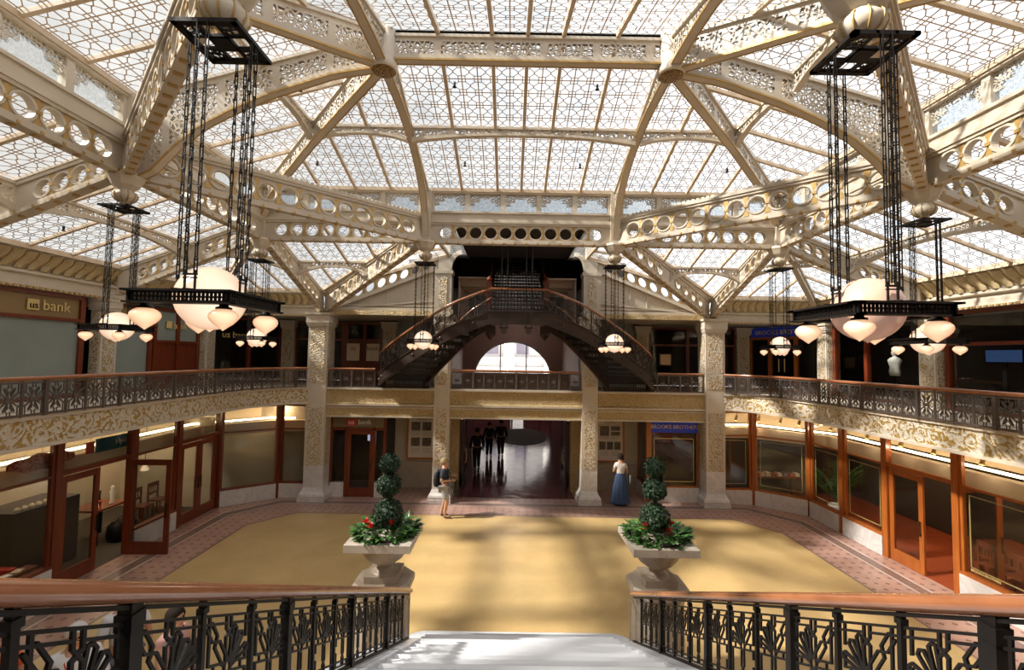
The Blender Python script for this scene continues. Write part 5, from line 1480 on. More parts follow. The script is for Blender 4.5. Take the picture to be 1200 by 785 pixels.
    for fx, fy, fz in ([(-.30,-.05,2.42), (-.17,-.22,2.43), (.13,-.2,2.46), (-.02,.1,2.4)] if s < 0 else [(-.2,-.12,2.45), (.12,-.16,2.38), (.22,.0,2.45)]):
        k = MB(); c = V((cx+fx, cy_+fy, fz-.06))
        for i in range(26):
            a = random.uniform(0,2*PI); el = random.uniform(.25,1.4)
            leafq(k, c+Z*random.uniform(0,.05), V((cos(a)*cos(el), sin(a)*cos(el), sin(el))), Z, random.uniform(.06,.11), .028)
        k.build('red_flower', M['flower'], tp)

# ------------------------------------------------------------------ chandeliers
def chain(mb, x, y, z1, z0, L=.125, w_=.022, r=.0034):
    n = int((z1-z0)/(L*.80)); step = (z1-z0)/n
    for i in range(n):
        c = V((x, y, z1-step*(i+.5))); a = V((1,0,0)) if i % 2 else V((0,1,0)); h = step*.5+.012
        pts = [c+a*w_/2*q+Z*zz for q, zz in ((1,-h+.01), (1,h-.01), (.5,h), (-.5,h), (-1,h-.01), (-1,-h+.01), (-.5,-h), (.5,-h))]
        for p, q in zip(pts, pts[1:]+pts[:1]): mb.beam(p, q, r*2, r*2, (a.y,a.x,.01))
def chandelier(label, dim=False):
    c = thing('chandelier', label, 'chandelier', (0,0,5.12), 'square lantern chandeliers of the court')
    k = MB(); h = .245; z0, z1 = 7.395, 7.425
    for a, b, d, e in ((-h,-h,h,-h+.045), (-h,h-.045,h,h), (-h,-h,-h+.045,h), (h-.045,-h,h,h)): k.box(a,b,z0,d,e,z1)
    for a in (-.07,.07): k.box(a-.012,-h,z0+.005,a+.012,h,z1-.002); k.box(-h,a-.012,z0+.005,h,a+.012,z1-.002)
    k.box(-.07,-.07,z0-.01,.07,.07,z1)
    rs = random.Random(5)
    for qx in (-1,1):                       # fretwork of the four corner fields
        for qy in (-1,1):
            for i in range(11):
                p = V((qx*rs.uniform(.09,.2), qy*rs.uniform(.09,.2), z0+.012)); a_ = rs.uniform(0,PI); q_ = V((cos(a_), sin(a_), 0))*rs.uniform(.025,.045); k.beam(p-q_, p+q_, .0055, .01)
            for i in range(3): k.beam((qx*.08,qy*(.10+i*.045),z0+.012), (qx*.20,qy*(.085+i*.05+rs.uniform(-.02,.02)),z0+.012), .008, .01)
            for i in range(3): k.beam((qx*(.10+i*.045),qy*.08,z0+.012), (qx*(.085+i*.05+rs.uniform(-.02,.02)),qy*.20,z0+.012), .008, .01)
    k.tube([(0,0,7.42), (0,0,7.46)], .03, 8)
    k.build('ceiling_plate', M['black'], c)
    hs = [(0,-.235), (0,.235), (-.235,0), (.235,0)]
    for hx, hy in hs:
        l = V((1,0,0)) if hx == 0 else V((0,1,0))
        for q in (-.036,.036):
            k = MB(); p = V((hx,hy,0))+l*q; t_ = V((hx*.86,hy*.86,0))+l*q
            chain(k, p.x, p.y, 7.40, 5.56); k.build('chain', M['black'], c)
        k = MB(); p = V((hx,hy,0))
        k.beam(p-l*.05+Z*5.55, p+l*.05+Z*5.55, .014, .014); k.beam(p-l*.05+Z*5.525, p+l*.05+Z*5.525, .01, .01)
        for q in (-.036,.036): k.beam(p+l*q+Z*5.36, p+l*q+Z*5.58, .012, .012, l)
        o_ = p*1.5
        k.beam(p+Z*5.44-l*.04, o_+Z*5.43-l*.04, .012, .012); k.beam(p+Z*5.44+l*.04, o_+Z*5.43+l*.04, .012, .012)
        k.build('hanger', M['black'], c)
    k = MB(); H = .375; I = .335
    for z, t_, o in ((5.418,.014,H), (5.335,.012,H-.008)):
        for a in (-1,1):
            k.box(-o, a*o-(0 if a < 0 else .075), z-t_/2, o, a*o+(.075 if a < 0 else 0), z+t_/2); k.box(a*o-(0 if a < 0 else .075), -o, z-t_/2, a*o+(.075 if a < 0 else 0), o, z+t_/2)
    for a in (-1,1):
        for z in (5.346, 5.376, 5.408): k.box(-I, a*I-.006, z-.006, I, a*I+.006, z+.006); k.box(a*I-.006, -I, z-.006, a*I+.006, I, z+.006)
        for i in range(25):
            u = -I+2*I*i/24; w_ = .0075 if i % 24 else .02
            k.box(u-w_, a*I-.006, 5.335, u+w_, a*I+.006, 5.415); k.box(a*I-.006, u-w_, 5.335, a*I+.006, u+w_, 5.415)
    k.build('frame', M['black'], c)
    k = MB(); R = .238
    pr = [(0,5.150), (.010,5.158), (.03,5.172)] + [(R*sin(th), 5.405-R*cos(th)) for th in [PI*(.07+.86*i/20) for i in range(21)]] + [(.045,5.64), (0,5.645)]
    k.lathe(pr, (0,0,0), 36); k.build('globe', M['globe_dim' if dim else 'globe'], c, True)
    for a in (-1,1):
        for b in (-1,1):
            x, y = a*.272, b*.272
            k = MB(); k.lathe([(.0,5.335), (.028,5.335), (.03,5.318), (.05,5.312), (.052,5.300), (.045,5.297), (0,5.297)], (x,y,0), 14); ft = k.build('lamp_holder', M['black'], c, True)
            k = MB(); k.lathe([(0,5.148), (.008,5.154), (.03,5.172), (.062,5.196), (.085,5.222), (.093,5.245), (.088,5.268), (.068,5.288), (.045,5.299)], (x,y,0), 20); k.build('acorn_shade', M['lamp'], ft, True)
    return c
CH = [(-XC,YA,'biggest lit square chandelier, hanging nearest at the upper left'), (-XO,YS,'lit square chandelier beyond the big left one, before a frosted upper window'),
      (-XO,YD,'small lit chandelier in front of the dark glass left of the left cream column'), (-XC,YD,'small lit chandelier in front of the left flight of the dark staircase'),
      (XC,YD,'small lit chandelier in front of the right flight of the dark staircase'), (XO,YD,'small lit chandelier in front of the blue shop sign'),
      (XO,YS,'lit square chandelier partly hidden behind the big pink-globed one')]
first = None
for x, y, lb in CH:
    if first is None: first = chandelier(lb); o = first
    else: o = copytree(first); o['label'] = lb
    o.location = (x, y, 5.12)
o = chandelier('big square chandelier at the upper right with a dim pink globe', True); o.location = (XC, YA, 5.12)
for sx in (-1,1): pass

# ------------------------------------------------------------------ goods behind the shop windows
def box_thing(name, label, cat, b, m, group=None):
    k = MB(); k.box(*b); return tag(k.build(name, M[m]), label, cat, group)
M['textile'] = mat('red_patterned_cloth', (.3,.05,.03), .8, fn=lambda t, b: t.link(t.mix(t.m('GREATER_THAN', t.voronoi(t.coord(), 14), .45), (.30,.045,.03), (.50,.20,.12)), b.inputs['Base Color']))
k = MB(); rows = []
for i in range(15):
    q = i/14; w_ = .17*sin(PI*min(1,max(0,.06+.88*q)))**.6; y = lerp(8.86,10.2,q)
    rows.append([(-9.86+.07*cos(a)*w_/.17, y, 2.69+w_*sin(a)+.02*sin(i*1.3)) for a in [2*PI*j/10 for j in range(10)]])
k.grid(rows, closeu=True); k.tube([(-9.86,9.5,2.8), (-9.86,9.5,3.27)], .004, 4)
tag(k.build('hanging_lantern', M['textile'], None, True), 'red patterned fish-shaped cloth hanging inside the left shop window', 'hanging ornament')
M['teal'] = mat('teal_print', (.02,.12,.17), .6, fn=f_noise((.02,.20,.28), (.01,.03,.06), 9, (1,3,3)))
k = MB(); k.box(-9.89,10.74,2.6,-9.87,11.7,2.92); r = tag(k.build('hanging_banner', M['teal']), 'teal printed banner hanging above the open left door', 'banner')
k = MB(); k.tube([(-9.88,10.9,2.92), (-9.88,10.9,3.27)], .004, 4); k.tube([(-9.88,11.5,2.92), (-9.88,11.5,3.27)], .004, 4); k.build('cord', M['black'], r)
text('lettering', 'Hyd', (-9.86,11.4,2.72), .18, PI/2, 'white', r)
k = MB(); k.box(-9.89,10.5,2.62,-9.87,10.7,2.88); k.tube([(-9.88,10.6,2.88), (-9.88,10.6,3.27)], .004, 4); tag(k.build('hanging_sign', M['red']), 'small red square sign beside the teal banner', 'sign')
# tall cabinet with thatched lantern house
box_thing('display_cabinet', 'tall dark cabinet at the left edge under a lantern house', 'cabinet', (-11.5,8.6,.012,-10.98,9.6,2.06), 'dark')
r = thing('lantern_house', 'little roofed lantern with two lit panes behind the left window', 'lantern', (-11.2,9.2,2.06))
k = MB(); k.prism([(-.6,2.3), (.6,2.3), (.15,2.56), (-.2,2.58)], (-11.2,9.1,0), (0,1,0), (0,0,1), .62); k.build('roof', M['beige'], r)
k = MB(); k.box(-11.45,8.7,2.06,-11.0,9.55,2.3); k.build('body', M['dark'], r)
for y in (9.28,9.44): k = MB(); k.box(-11.0,y-.05,2.12,-10.98,y+.05,2.27); k.build('lit_pane', M['lamp'], r)
box_thing('display_counter', 'dark counter of pale goods behind the left shop window', 'counter', (-11.5,9.75,.012,-10.6,11.2,1.52), 'dark')
for i in range(7):
    y = 9.9+i*.15
    k = MB(); k.lathe([(.05,1.52), (.065,1.55), (.03,1.60), (0,1.61)], (-10.72,y,0), 10)
    tag(k.build('folded_napkin', M['poster'], None, True), 'pale rolled cloth in the row on the dark counter', 'cloth', 'pale cloths on the dark counter')
box_thing('storage_box', 'white flat box on the dark counter of the left shop', 'box', (-10.95,10.75,1.52,-10.82,11.1,1.62), 'white')
r = thing('side_table', 'dark side table with a white figurine behind the open left door', 'table', (-11.1,12.3,.012))
k = MB(); k.box(-11.45,11.75,.86,-10.65,12.75,.91); k.build('table_top', M['mahogany'], r)
for x, y in ((-11.4,11.8), (-10.7,11.8), (-11.4,12.7), (-10.7,12.7)): k = MB(); k.box(x-.03,y-.03,.012,x+.03,y+.03,.86); k.build('leg', M['black'], r)
k = MB(); k.lathe([(.06,.91), (.07,.93), (.045,1.0), (.05,1.15), (.06,1.22), (.03,1.27), (.045,1.32), (.03,1.37), (0,1.385)], (-10.85,12.4,0), 12); tag(k.build('figurine', M['white'], None, True), 'white standing figurine on the dark side table', 'figurine')
k = MB(); k.lathe([(.05,.91), (.06,.95), (.05,1.15), (.06,1.3), (0,1.31)], (-11.0,12.15,0), 10); tag(k.build('vase', M['ivy'], None, True), 'dark green vase left of the white figurine', 'vase')
r = thing('table_lantern', 'small red glowing lantern on the dark side table', 'lantern', (-10.8,11.9,.91)); k = MB(); k.box(-10.86,11.84,.91,-10.74,11.96,.93); k.box(-10.87,11.83,1.09,-10.73,11.97,1.12)
for x in (-10.86,-10.75):
    for y in (11.84,11.95): k.box(x,y,.93,x+.012,y+.012,1.09)
k.build('frame', M['red'], r); k = MB(); k.lathe([(.035,.93), (.04,1.0), (.03,1.08)], (-10.8,11.9,0), 8); k.build('glow', M['lamp'], r, True)
k = MB()
rows = [[(-10.5+a*w_, 12.35+b*d_, z) for a, b in ((-1,-.6), (-.6,-1), (.6,-1), (1,-.6), (1,.6), (.6,1), (-.6,1), (-1,.6))] for z, w_, d_ in ((.012,.20,.30), (.2,.23,.34), (.42,.22,.32), (.5,.14,.22))]
k.grid(rows, closeu=True); k.face(rows[-1]); k.tube([(-10.5,12.15,.48), (-10.5,12.22,.6), (-10.5,12.45,.6), (-10.5,12.52,.48)], .015, 6)
tag(k.build('black_bag', M['black'], None, True), 'black travel bag on the floor before the side table', 'bag')
r = thing('pendant_lamp', 'small amber lamp glowing behind the open door glass', 'lamp', (-10.3,12.75,1.7))
k = MB(); k.lathe([(.10,1.70), (.105,1.74), (.06,1.82), (.03,1.85)], (-10.3,12.75,0), 14); k.build('shade', M['lamp'], r, True); k = MB(); k.tube([(-10.3,12.75,1.85), (-10.3,12.75,3.28)], .008, 5); k.build('cord', M['black'], r)
def chair(x, y, rz, label, z0=.012, m='mahogany', group=None, first=[None]):
    if first[0] is None:
        r = thing('dining_chair', label, 'chair', (0,0,0), group)
        k = MB(); k.box(-.21,-.21,.42,.21,.21,.46); k.build('seat', M['mahogany'], r)
        for a in (-1,1):
            for b in (-1,1):
                k = MB(); k.box(a*.19-.02,b*.19-.02,0,a*.19+.02,b*.19+.02,.42 if b < 0 else .95); k.build('leg', M['mahogany'], r)
        k = MB(); k.box(-.17,.18,.82,.17,.2,.95); k.box(-.17,.18,.6,.17,.2,.66)
        for q in (-.08,0,.08): k.box(q-.015,.185,.66,q+.015,.195,.82)
        k.build('backrest', M['mahogany'], r); first[0] = r
    else:
        r = copytree(first[0]); r['label'] = label
        if group: r['group'] = group
    r.location = (x, y, z0); r.rotation_euler = (0,0,rz); return r
chair(-11.0, 13.6, PI/2, 'wooden chair against the partition seen through the open door glass')
chair(-11.0, 14.25, PI/2, 'second wooden chair farther along, seen through the open door glass')
# red seat with cushion and magazines at the lower left
r = thing('armchair', 'red seat with an olive cushion at the lower left behind the shop glass', 'seat', (-10.5,9.0,.012))
k = MB(); k.box(-10.95,8.4,.012,-10.05,9.35,.42); k.box(-10.95,9.2,.42,-10.05,9.35,.62); k.box(-10.95,8.4,.42,-10.8,9.2,.9); k.build('seat', M['red'], r)
k = MB(); rows = [[(-10.55+.3*cos(a)*w_, 8.95+.2*sin(a)*w_+z*.2, .42+z) for a in [2*PI*i/12 for i in range(12)]] for z, w_ in ((0,.7), (.12,1), (.3,.95), (.42,.5))]; k.grid(rows, closeu=True); k.face(rows[-1]); k.build('cushion', M['cush'] if 'cush' in M else M.setdefault('cush', mat('olive_cushion', (.10,.08,.035), .9)), r, True)
box_thing('magazine_table', 'low table of magazines behind the lower left shop glass', 'table', (-10.3,9.0,.012,-9.8,9.5,.5), 'dark') if False else None
r = thing('low_table', 'low table with magazines just inside the left shop window', 'table', (-10.0,9.1,.012))
k = MB(); k.box(-10.03,8.55,.56,-9.78,9.5,.60); k.build('table_top', M['mahogany'], r)
for x in (-10.0,-9.8):
    for y in (8.6,9.45): k = MB(); k.box(x-.02,y-.02,.012,x+.02,y+.02,.56); k.build('leg', M['mahogany'], r)
for i, (y, a, m, lb) in enumerate(((8.72,.3,'poster','cream covered magazine on the low table'), (8.98,-.2,'white','white magazine on the low table'), (9.22,.4,'bulk','pale pamphlet on the low table'))):
    k = MB(Matrix.Translation((-9.9,y,.607)) @ Matrix.Rotation(a,4,'Z')); k.box(-.07,-.09,-.006,.07,.09,.012); tag(k.build('magazine', M[m]), lb, 'magazine')
# right shop: palm, goods table, chairs
r = thing('potted_palm', 'palm in a white pot behind the right shop window', 'palm', (10.3,14.7,.012))
k = MB(); k.lathe([(0,.012), (.16,.012), (.17,.05), (.22,.40), (.235,.44), (.22,.47), (.20,.45), (0,.44)], (10.3,14.7,0), 20); k.build('pot', M['white'], r, True)
k = MB()
for i in range(22):
    a = 2*PI*i/22*5.1; el = random.uniform(.35,1.35); L = random.uniform(.9,1.35); pts = []
    for j in range(9):
        q = j/8; pts.append(V((10.3+cos(a)*L*q*cos(el*(1-.35*q)), 14.7+sin(a)*L*q*cos(el)*.55, .55+L*1.15*sin(el)*q*(1.15-.45*q)+.25*q)))
    pts = [V((min(max(p.x,9.76),11.5), p.y, p.z)) for p in pts]
    k.tube(pts, .008, 4)
    for j in range(2,9):
        d_ = (pts[j]-pts[j-1]).normalized(); sd_ = d_.cross(Z).normalized()
        for g in (1,-1): 
            for o_ in (0,.5): leafq(k, lerp(pts[j-1],pts[j],o_), d_*.8+sd_*g-Z*.25, Z, .24, .028)
k.v = [V((max(p.x,9.72), p.y, p.z)) for p in k.v]
k.build('fronds', M['green'], r)
r = thing('display_table', 'dark display table of folded clothes inside the right corner window', 'table', (9.6,16.75,.012))
k = MB(); k.box(8.7,16.5,.78,10.4,17.1,.84); k.build('table_top', M['mahogany'], r)
for x in (8.8,10.3):
    for y in (16.6,17.0): k = MB(); k.box(x-.03,y-.03,.012,x+.03,y+.03,.78); k.build('leg', M['mahogany'], r)
cl = [(.45,.06,.04), (.6,.42,.38), (.65,.6,.55), (.35,.12,.05), (.62,.5,.45), (.12,.12,.2), (.5,.15,.08), (.6,.55,.5)]
nmz = ['red','pink','white','rust','cream','navy','brick','ivory']
for i, c in enumerate(cl):
    M['cl%d' % i] = mat(nmz[i]+'_cloth', c, .8); x = 8.8+.21*i; z = .84
    k = MB(); k.box(x-.08,16.6,z,x+.08,16.85,z+.05); k.box(x-.07,16.61,z+.05,x+.07,16.84,z+.09+.02*(i%3)); tag(k.build('folded_shirt', M['cl%d' % i]), nmz[i]+' folded shirts on the dark display table', 'clothes')
r = thing('dining_table', 'dark table with chairs deep inside the right shop', 'table', (11.6,10.6,.012))
k = MB(); k.box(11.2,9.7,.72,12.0,11.2,.77); k.build('table_top', M['mahogany'], r)
for x in (11.25,11.95):
    for y in (9.75,11.15): k = MB(); k.box(x-.03,y-.03,.012,x+.03,y+.03,.72); k.build('leg', M['mahogany'], r)
for y, lb in ((9.9,'dark chair at the near end of the table in the right shop'), (10.45,'dark chair at the middle of the table in the right shop'), (11.0,'dark chair at the far end of the table in the right shop')): chair(10.85, y, PI/2, lb)
# upper floor goods
r = thing('tailor_bust', 'white headless bust on a stand behind the right upper window', 'mannequin', (11.6,13.9,ZB))
k = MB(); k.lathe([(0,4.62), (.13,4.62), (.16,4.75), (.13,4.88), (.17,5.02), (.19,5.1), (.12,5.17), (.05,5.2), (.05,5.24)], (11.6,13.9,0), 16, .8, 1.1); k.build('torso', M['white'], r, True)
k = MB(); k.sphere((11.6,13.9,5.32), .09, 12, 8, 1.1); k.build('finial', M['poster'], r, True)
k = MB(); k.tube([(11.6,13.9,3.86), (11.6,13.9,4.64)], .02, 6); k.lathe([(.2,3.85), (.2,3.875), (.03,3.9)], (11.6,13.9,0), 14); k.build('stand', M['black'], r)
r = thing('television', 'flat screen showing blue behind the far right upper window', 'television', (12.2,11.5,ZB))
M['bluescreen'] = mat('blue_screen', (.05,.1,.3), emit=(.10,.22,.55), es=.22)
k = MB(); k.box(12.18,10.9,5.06,12.24,11.8,5.4); k.build('casing', M['black'], r); k = MB(); k.box(12.17,10.93,5.08,12.18,11.77,5.38); k.build('screen', M['bluescreen'], r)
k = MB(); k.box(12.19,11.3,ZB,12.23,11.4,5.06); k.box(12.0,11.1,ZB,12.4,11.6,ZB+.03); k.build('stand', M['black'], r)
r = thing('floor_lamp', 'floor lamp with a beige shade beside the blue screen', 'lamp', (12.1,10.4,ZB))
k = MB(); k.lathe([(.16,5.3), (.10,5.6)], (12.1,10.4,0), 16); k.build('shade', M['beige'], r, True); k = MB(); k.tube([(12.1,10.4,ZB), (12.1,10.4,5.5)], .015, 6); k.lathe([(.14,ZB), (.14,ZB+.02), (0,ZB+.03)], (12.1,10.4,0), 14); k.build('pole', M['goldtext'], r)
r = thing('lit_picture', 'small lit orange picture inside the dark shop right of the stair', 'picture', (6.75,20.3,4.7))
M['amberlit'] = mat('amber_picture', (.2,.08,.03), emit=(1,.5,.2), es=.15)
k = MB(); k.box(6.45,20.34,4.7,7.05,20.4,5.3); k.build('frame', M['mahogany'], r); k = MB(); k.box(6.52,20.32,4.77,6.98,20.34,5.23); k.build('picture', M['amberlit'], r)
# ------------------------------------------------------------------ people
def skinned(name, nodes, edges, mat_, parent, sub=2, loc=None):
    """nodes: {key:(pos, rx, ry)}; grows one continuous surface over a joint skeleton"""
    keys = list(nodes); idx = {k: i for i, k in enumerate(keys)}
    bm = bmesh.new(); lay = bm.verts.layers.skin.verify()
    vs = []
    for k in keys:
        p, rx, ry = nodes[k]; v = bm.verts.new(p); v[lay].radius = (rx, ry); v[lay].use_root = (k == keys[0]); vs.append(v)
    for a, b in edges: bm.edges.new((vs[idx[a]], vs[idx[b]]))
    me = bpy.data.meshes.new(name+'_cage'); bm.to_mesh(me); bm.free()
    o = bpy.data.objects.new(name+'_cage', me); COL.objects.link(o)
    m = o.modifiers.new('skin', 'SKIN'); m.use_smooth_shade = True
    m2 = o.modifiers.new('sub', 'SUBSURF'); m2.levels = m2.render_levels = sub
    dg = bpy.context.evaluated_depsgraph_get(); dg.update()
    me2 = bpy.data.meshes.new_from_object(o.evaluated_get(dg)); me2.name = name
    bpy.data.objects.remove(o); me2.materials.clear(); me2.materials.append(mat_)
    me2.polygons.foreach_set('use_smooth', [True]*len(me2.polygons))
    ob = bpy.data.objects.new(name, me2); COL.objects.link(ob)
    if parent is not None: ob.parent = parent
    return ob
M['skin'] = mat('light_skin', (.52,.29,.19), .5); M['skin_red'] = mat('flushed_skin', (.46,.22,.14), .5)
M['hair_dark'] = mat('dark_hair', (.02,.013,.01), .9, 0, .15); M['hair_white'] = mat('white_hair', (.5,.49,.47), .95, 0, .1); M['hair_blond'] = mat('sandy_hair', (.30,.22,.11), .6)
M['navy'] = mat('navy_cloth', (.022,.028,.055), .8); M['shorts'] = mat('pale_shorts', (.36,.37,.40), .8); M['denim'] = mat('blue_skirt', (.03,.06,.13), .8)
M['tee'] = mat('white_tee', (.62,.58,.54), .8); M['shirt_w'] = mat('white_shirt', (.60,.60,.62), .8); M['black_cloth'] = mat('black_cloth', (.012,.012,.014), .8)
M['pink'] = mat('pink_top', (.55,.30,.28), .8); M['orange'] = mat('orange_shirt', (.75,.12,.02), .8); M['greyc'] = mat('grey_trousers', (.10,.10,.11), .8); M['leather'] = mat('brown_sandal', (.08,.04,.025), .6)
def person(label, loc, rz, H=1.75, arms=None, legs=None, lean=0., skin='skin', hair='hair_dark', hairlen=0, top='navy', sleeve=.5, bottom='trousers', bm='greyc', shoes='black_cloth', look=0., fem=0., glasses=False):
    """faces local +Y; arms = {side:(elbow, wrist)}, legs = {side:(knee, ankle, toe)} as local offsets in a 1.75 m figure"""
    r = thing('person', label, 'person', loc); k = H/1.75
    A = {1: (V((.27,.02,1.14)), V((.28,.10,.90))), -1: (V((-.27,.02,1.14)), V((-.28,.10,.90)))}
    if arms: A.update({s: (V(a), V(b)) for s, (a, b) in arms.items()})
    Lg = {1: (V((.10,.03,.50)), V((.10,-.02,.085)), V((.12,.15,.035))), -1: (V((-.10,.03,.50)), V((-.10,-.02,.085)), V((-.12,.15,.035)))}
    if legs: Lg.update({s: tuple(V(q) for q in t_) for s, t_ in legs.items()})
    sw = .172-.018*fem
    N = {'pel': (V((0,0,.95)), .135+.01*fem, .105), 'waist': (V((0,.01,1.10)), .118-.012*fem, .092), 'chest': (V((0,.0,1.28)), .15-.012*fem, .108), 'nb': (V((0,-.015,1.44)), .075, .07),
         'neck': (V((0,.0,1.515)), .052-.006*fem, .052), 'jaw': (V((0,.022+.03*look,1.575)), .066, .072), 'head': (V((0,.012-.02*look,1.655)), .079, .097), 'crown': (V((0,-.005-.04*look,1.715)), .055, .065),
         'nose': (V((0,.117+.02*look,1.615+.05*look)), .013, .013)}
    E_ = [('pel','waist'), ('waist','chest'), ('chest','nb'), ('nb','neck'), ('neck','jaw'), ('jaw','head'), ('head','crown'), ('jaw','nose')]
    for s in (1,-1):
        q = 'R' if s > 0 else 'L'; el, wr = A[s]; kn, an, to = Lg[s]; sh = V((s*sw,-.01,1.405))
        N['sh'+q] = (sh, .058, .056); N['el'+q] = (el, .041, .041); N['wr'+q] = (wr, .028, .024)
        d_ = (wr-el).normalized(); pm = wr+d_*.065; N['pm'+q] = (pm, .036, .018)
        E_ += [('nb','sh'+q), ('sh'+q,'el'+q), ('el'+q,'wr'+q), ('wr'+q,'pm'+q)]
        side_ = d_.cross(V((0,1,0))); side_ = side_.normalized() if side_.length > .2 else V((1,0,0)); pal = side_.cross(d_)
        for i, (o_, L) in enumerate(((-.028,.062), (-.0095,.075), (.0095,.07), (.028,.055))):
            b0 = pm+d_*.035+side_*o_; b1 = b0+d_*L*.5+pal*.006; b2 = b1+d_*L*.42+pal*.022
            for nm, p in (('a',b0), ('b',b1), ('c',b2)): N['f%d%s%s' % (i,nm,q)] = (p, .0095 if nm != 'c' else .0075, .0095 if nm != 'c' else .0075)
            E_ += [('pm'+q,'f%da%s' % (i,q)), ('f%da%s' % (i,q),'f%db%s' % (i,q)), ('f%db%s' % (i,q),'f%dc%s' % (i,q))]
        t0 = wr+d_*.03-side_*.03; t1 = t0+d_*.04-side_*.02+pal*.012
        N['ta'+q] = (t0, .011, .011); N['tb'+q] = (t1, .009, .009); E_ += [('wr'+q,'ta'+q), ('ta'+q,'tb'+q)]
        N['hip'+q] = (V((s*.092,0,.88)), .088, .088); N['kn'+q] = (kn, .056, .056); N['cf'+q] = (lerp(kn,an,.35)+V((0,-.012,0)), .053, .053); N['an'+q] = (an, .036, .036); N['to'+q] = (to, .038, .026)
        N['ear'+q] = (V((s*.084,.0,1.63)), .014, .02); E_.append(('head','ear'+q))
        E_ += [('pel','hip'+q), ('hip'+q,'kn'+q), ('kn'+q,'cf'+q), ('cf'+q,'an'+q), ('an'+q,'to'+q)]
    def ben(p): 
        if lean and p.z > .95: p = V((p.x, p.y+lean*(p.z-.95), p.z))
        return p*k
    N = {a: (ben(p), x*k*(1.0 if a[0] in 'ft' else 1.16), y*k*(1.0 if a[0] in 'ft' else 1.16)) for a, (p, x, y) in N.items()}
    body = skinned('body', N, E_, M[skin], r)
    n = lambda a: N[a][0]
    # top
    T = {a: N[a] for a in ('pel','waist','chest','nb')}; T = {a: (p, x+.022*k, y+.022*k) for a, (p, x, y) in T.items()}
    T['pel'] = (n('pel')-Z*.02*k, T['pel'][1], T['pel'][2]); T['nb'] = (n('nb')-Z*.01*k, .10*k, .09*k); T['col'] = (lerp(n('nb'), n('neck'), .45), .074*k, .074*k); ed = [('pel','waist'), ('waist','chest'), ('chest','nb'), ('nb','col')]
    for q in 'RL':
        T['sh'+q] = (n('sh'+q), .085*k, .083*k); ed.append(('nb','sh'+q))
        if sleeve > 0:
            e_ = lerp(n('sh'+q), n('el'+q), min(1,sleeve*2)) ; T['el'+q] = (e_, .072*k, .07*k); ed.append(('sh'+q,'el'+q))
            if sleeve > .5: T['wr'+q] = (lerp(n('el'+q), n('wr'+q), .92), .052*k, .05*k); ed.append(('el'+q,'wr'+q))
    skinned('top', T, ed, M[top], r, 1)
    if bottom in ('trousers','shorts'):
        B = {'pel': (n('pel')-Z*.01*k, .172*k, .140*k)}; ed = []
        for q in 'RL':
            B['hip'+q] = (n('hip'+q), .122*k, .12*k); kk = n('kn'+q) if bottom == 'trousers' else lerp(n('hip'+q), n('kn'+q), .92)
            B['kn'+q] = (kk, .088*k if bottom == 'trousers' else .108*k, .088*k if bottom == 'trousers' else .105*k); ed += [('pel','hip'+q), ('hip'+q,'kn'+q)]
            if bottom == 'trousers': B['an'+q] = (n('an'+q)+Z*.02*k, .068*k, .07*k); ed.append(('kn'+q,'an'+q))
        skinned(bottom, B, ed, M[bm], r, 1)
    else:
        mb = MB(); rows = []
        for z, w_ in ((1.10,.135), (1.04,.15), (.95,.175), (.7,.215), (.4,.255), (.07,.30)):
            rows.append([((w_*1.12*(1+.075*sin(a*11)*(1.1-z)))*cos(a)*k, (w_*.9*(1+.075*sin(a*11)*(1.1-z)))*sin(a)*k, z*k) for a in [2*PI*i/66 for i in range(66)]])
        mb.grid(rows, closeu=True); o = mb.build('skirt', M[bm], None, True); o.parent = r
    for q in 'RL':
        a, t_ = n('an'+q), n('to'+q); h_ = a-(t_-a).normalized()*.03*k; h_.z = .045*k
        skinned('shoe', {'a': (V((h_.x,h_.y,.045*k)), .042*k, .04*k), 'b': (V((*lerp(a,t_,.55).xy,.04*k)), .046*k, .036*k), 'c': (V((*(t_+(t_-a)*.25).xy,.034*k)), .036*k, .028*k)}, [('a','b'), ('b','c')], M[shoes], r, 1)
    # hair: cap over the back and top of the skull
    mb = MB(); c = n('head'); rows = []
    for i in range(10):
        th = PI*.62*i/9; row = []
        for j in range(20):
            a = 2*PI*j/20; fr = max(0, sin(a))          # a = 90 deg is the face
            t2 = th*(1-.40*fr**1.5) if th > .3 else th
            row.append(c+V((sin(t2)*cos(a)*.106, sin(t2)*sin(a)*.124-.008, cos(t2)*.122+.004))*k)
        rows.append(row)
    if hairlen:
        for q in range(1,4):
            row = []
            for j in range(20):
                a = 2*PI*j/20; p = rows[9][j].copy()
                if sin(a) < .35: p += V((0,-.004*q,-hairlen*q/3))*k
                row.append(p)
            rows.append(row)
    mb.grid(rows, closeu=True); o = mb.build('hair', M[hair], None, True); o.parent = r
    mb = MB()
    for s in (-1,1): mb.sphere(n('jaw')+V((s*.031,.082,.062))*k+V((0,0,.02*look)), .011*k, 8, 5)
    o = mb.build('eyes', M['hair_dark'], None, True); o.parent = r
    mb = MB(); mb.tube([n('jaw')+V((x,.084-.3*x*x*20*.1,-.012))*k for x in (-.022,-.01,0,.01,.022)], .005*k, 5); o = mb.build('mouth', M['red'], None, True); o.parent = r
    if glasses:
        mb = MB()
        for s in (-1,1): mb.tube([n('jaw')+V((s*.033+.024*cos(t_), .099, .062+.018*sin(t_)))*k for t_ in [2*PI*i/12 for i in range(12)]], .004*k, 5, True); mb.tube([n('jaw')+V((s*.057,.097,.064))*k, n('jaw')+V((s*.083,.0,.066))*k], .003*k, 4)
        mb.tube([n('jaw')+V((-.012,.1,.062))*k, n('jaw')+V((.012,.1,.062))*k], .004*k, 4)
        o = mb.build('glasses', M['black'], None); o.parent = r
    r.rotation_euler = (0,0,rz)
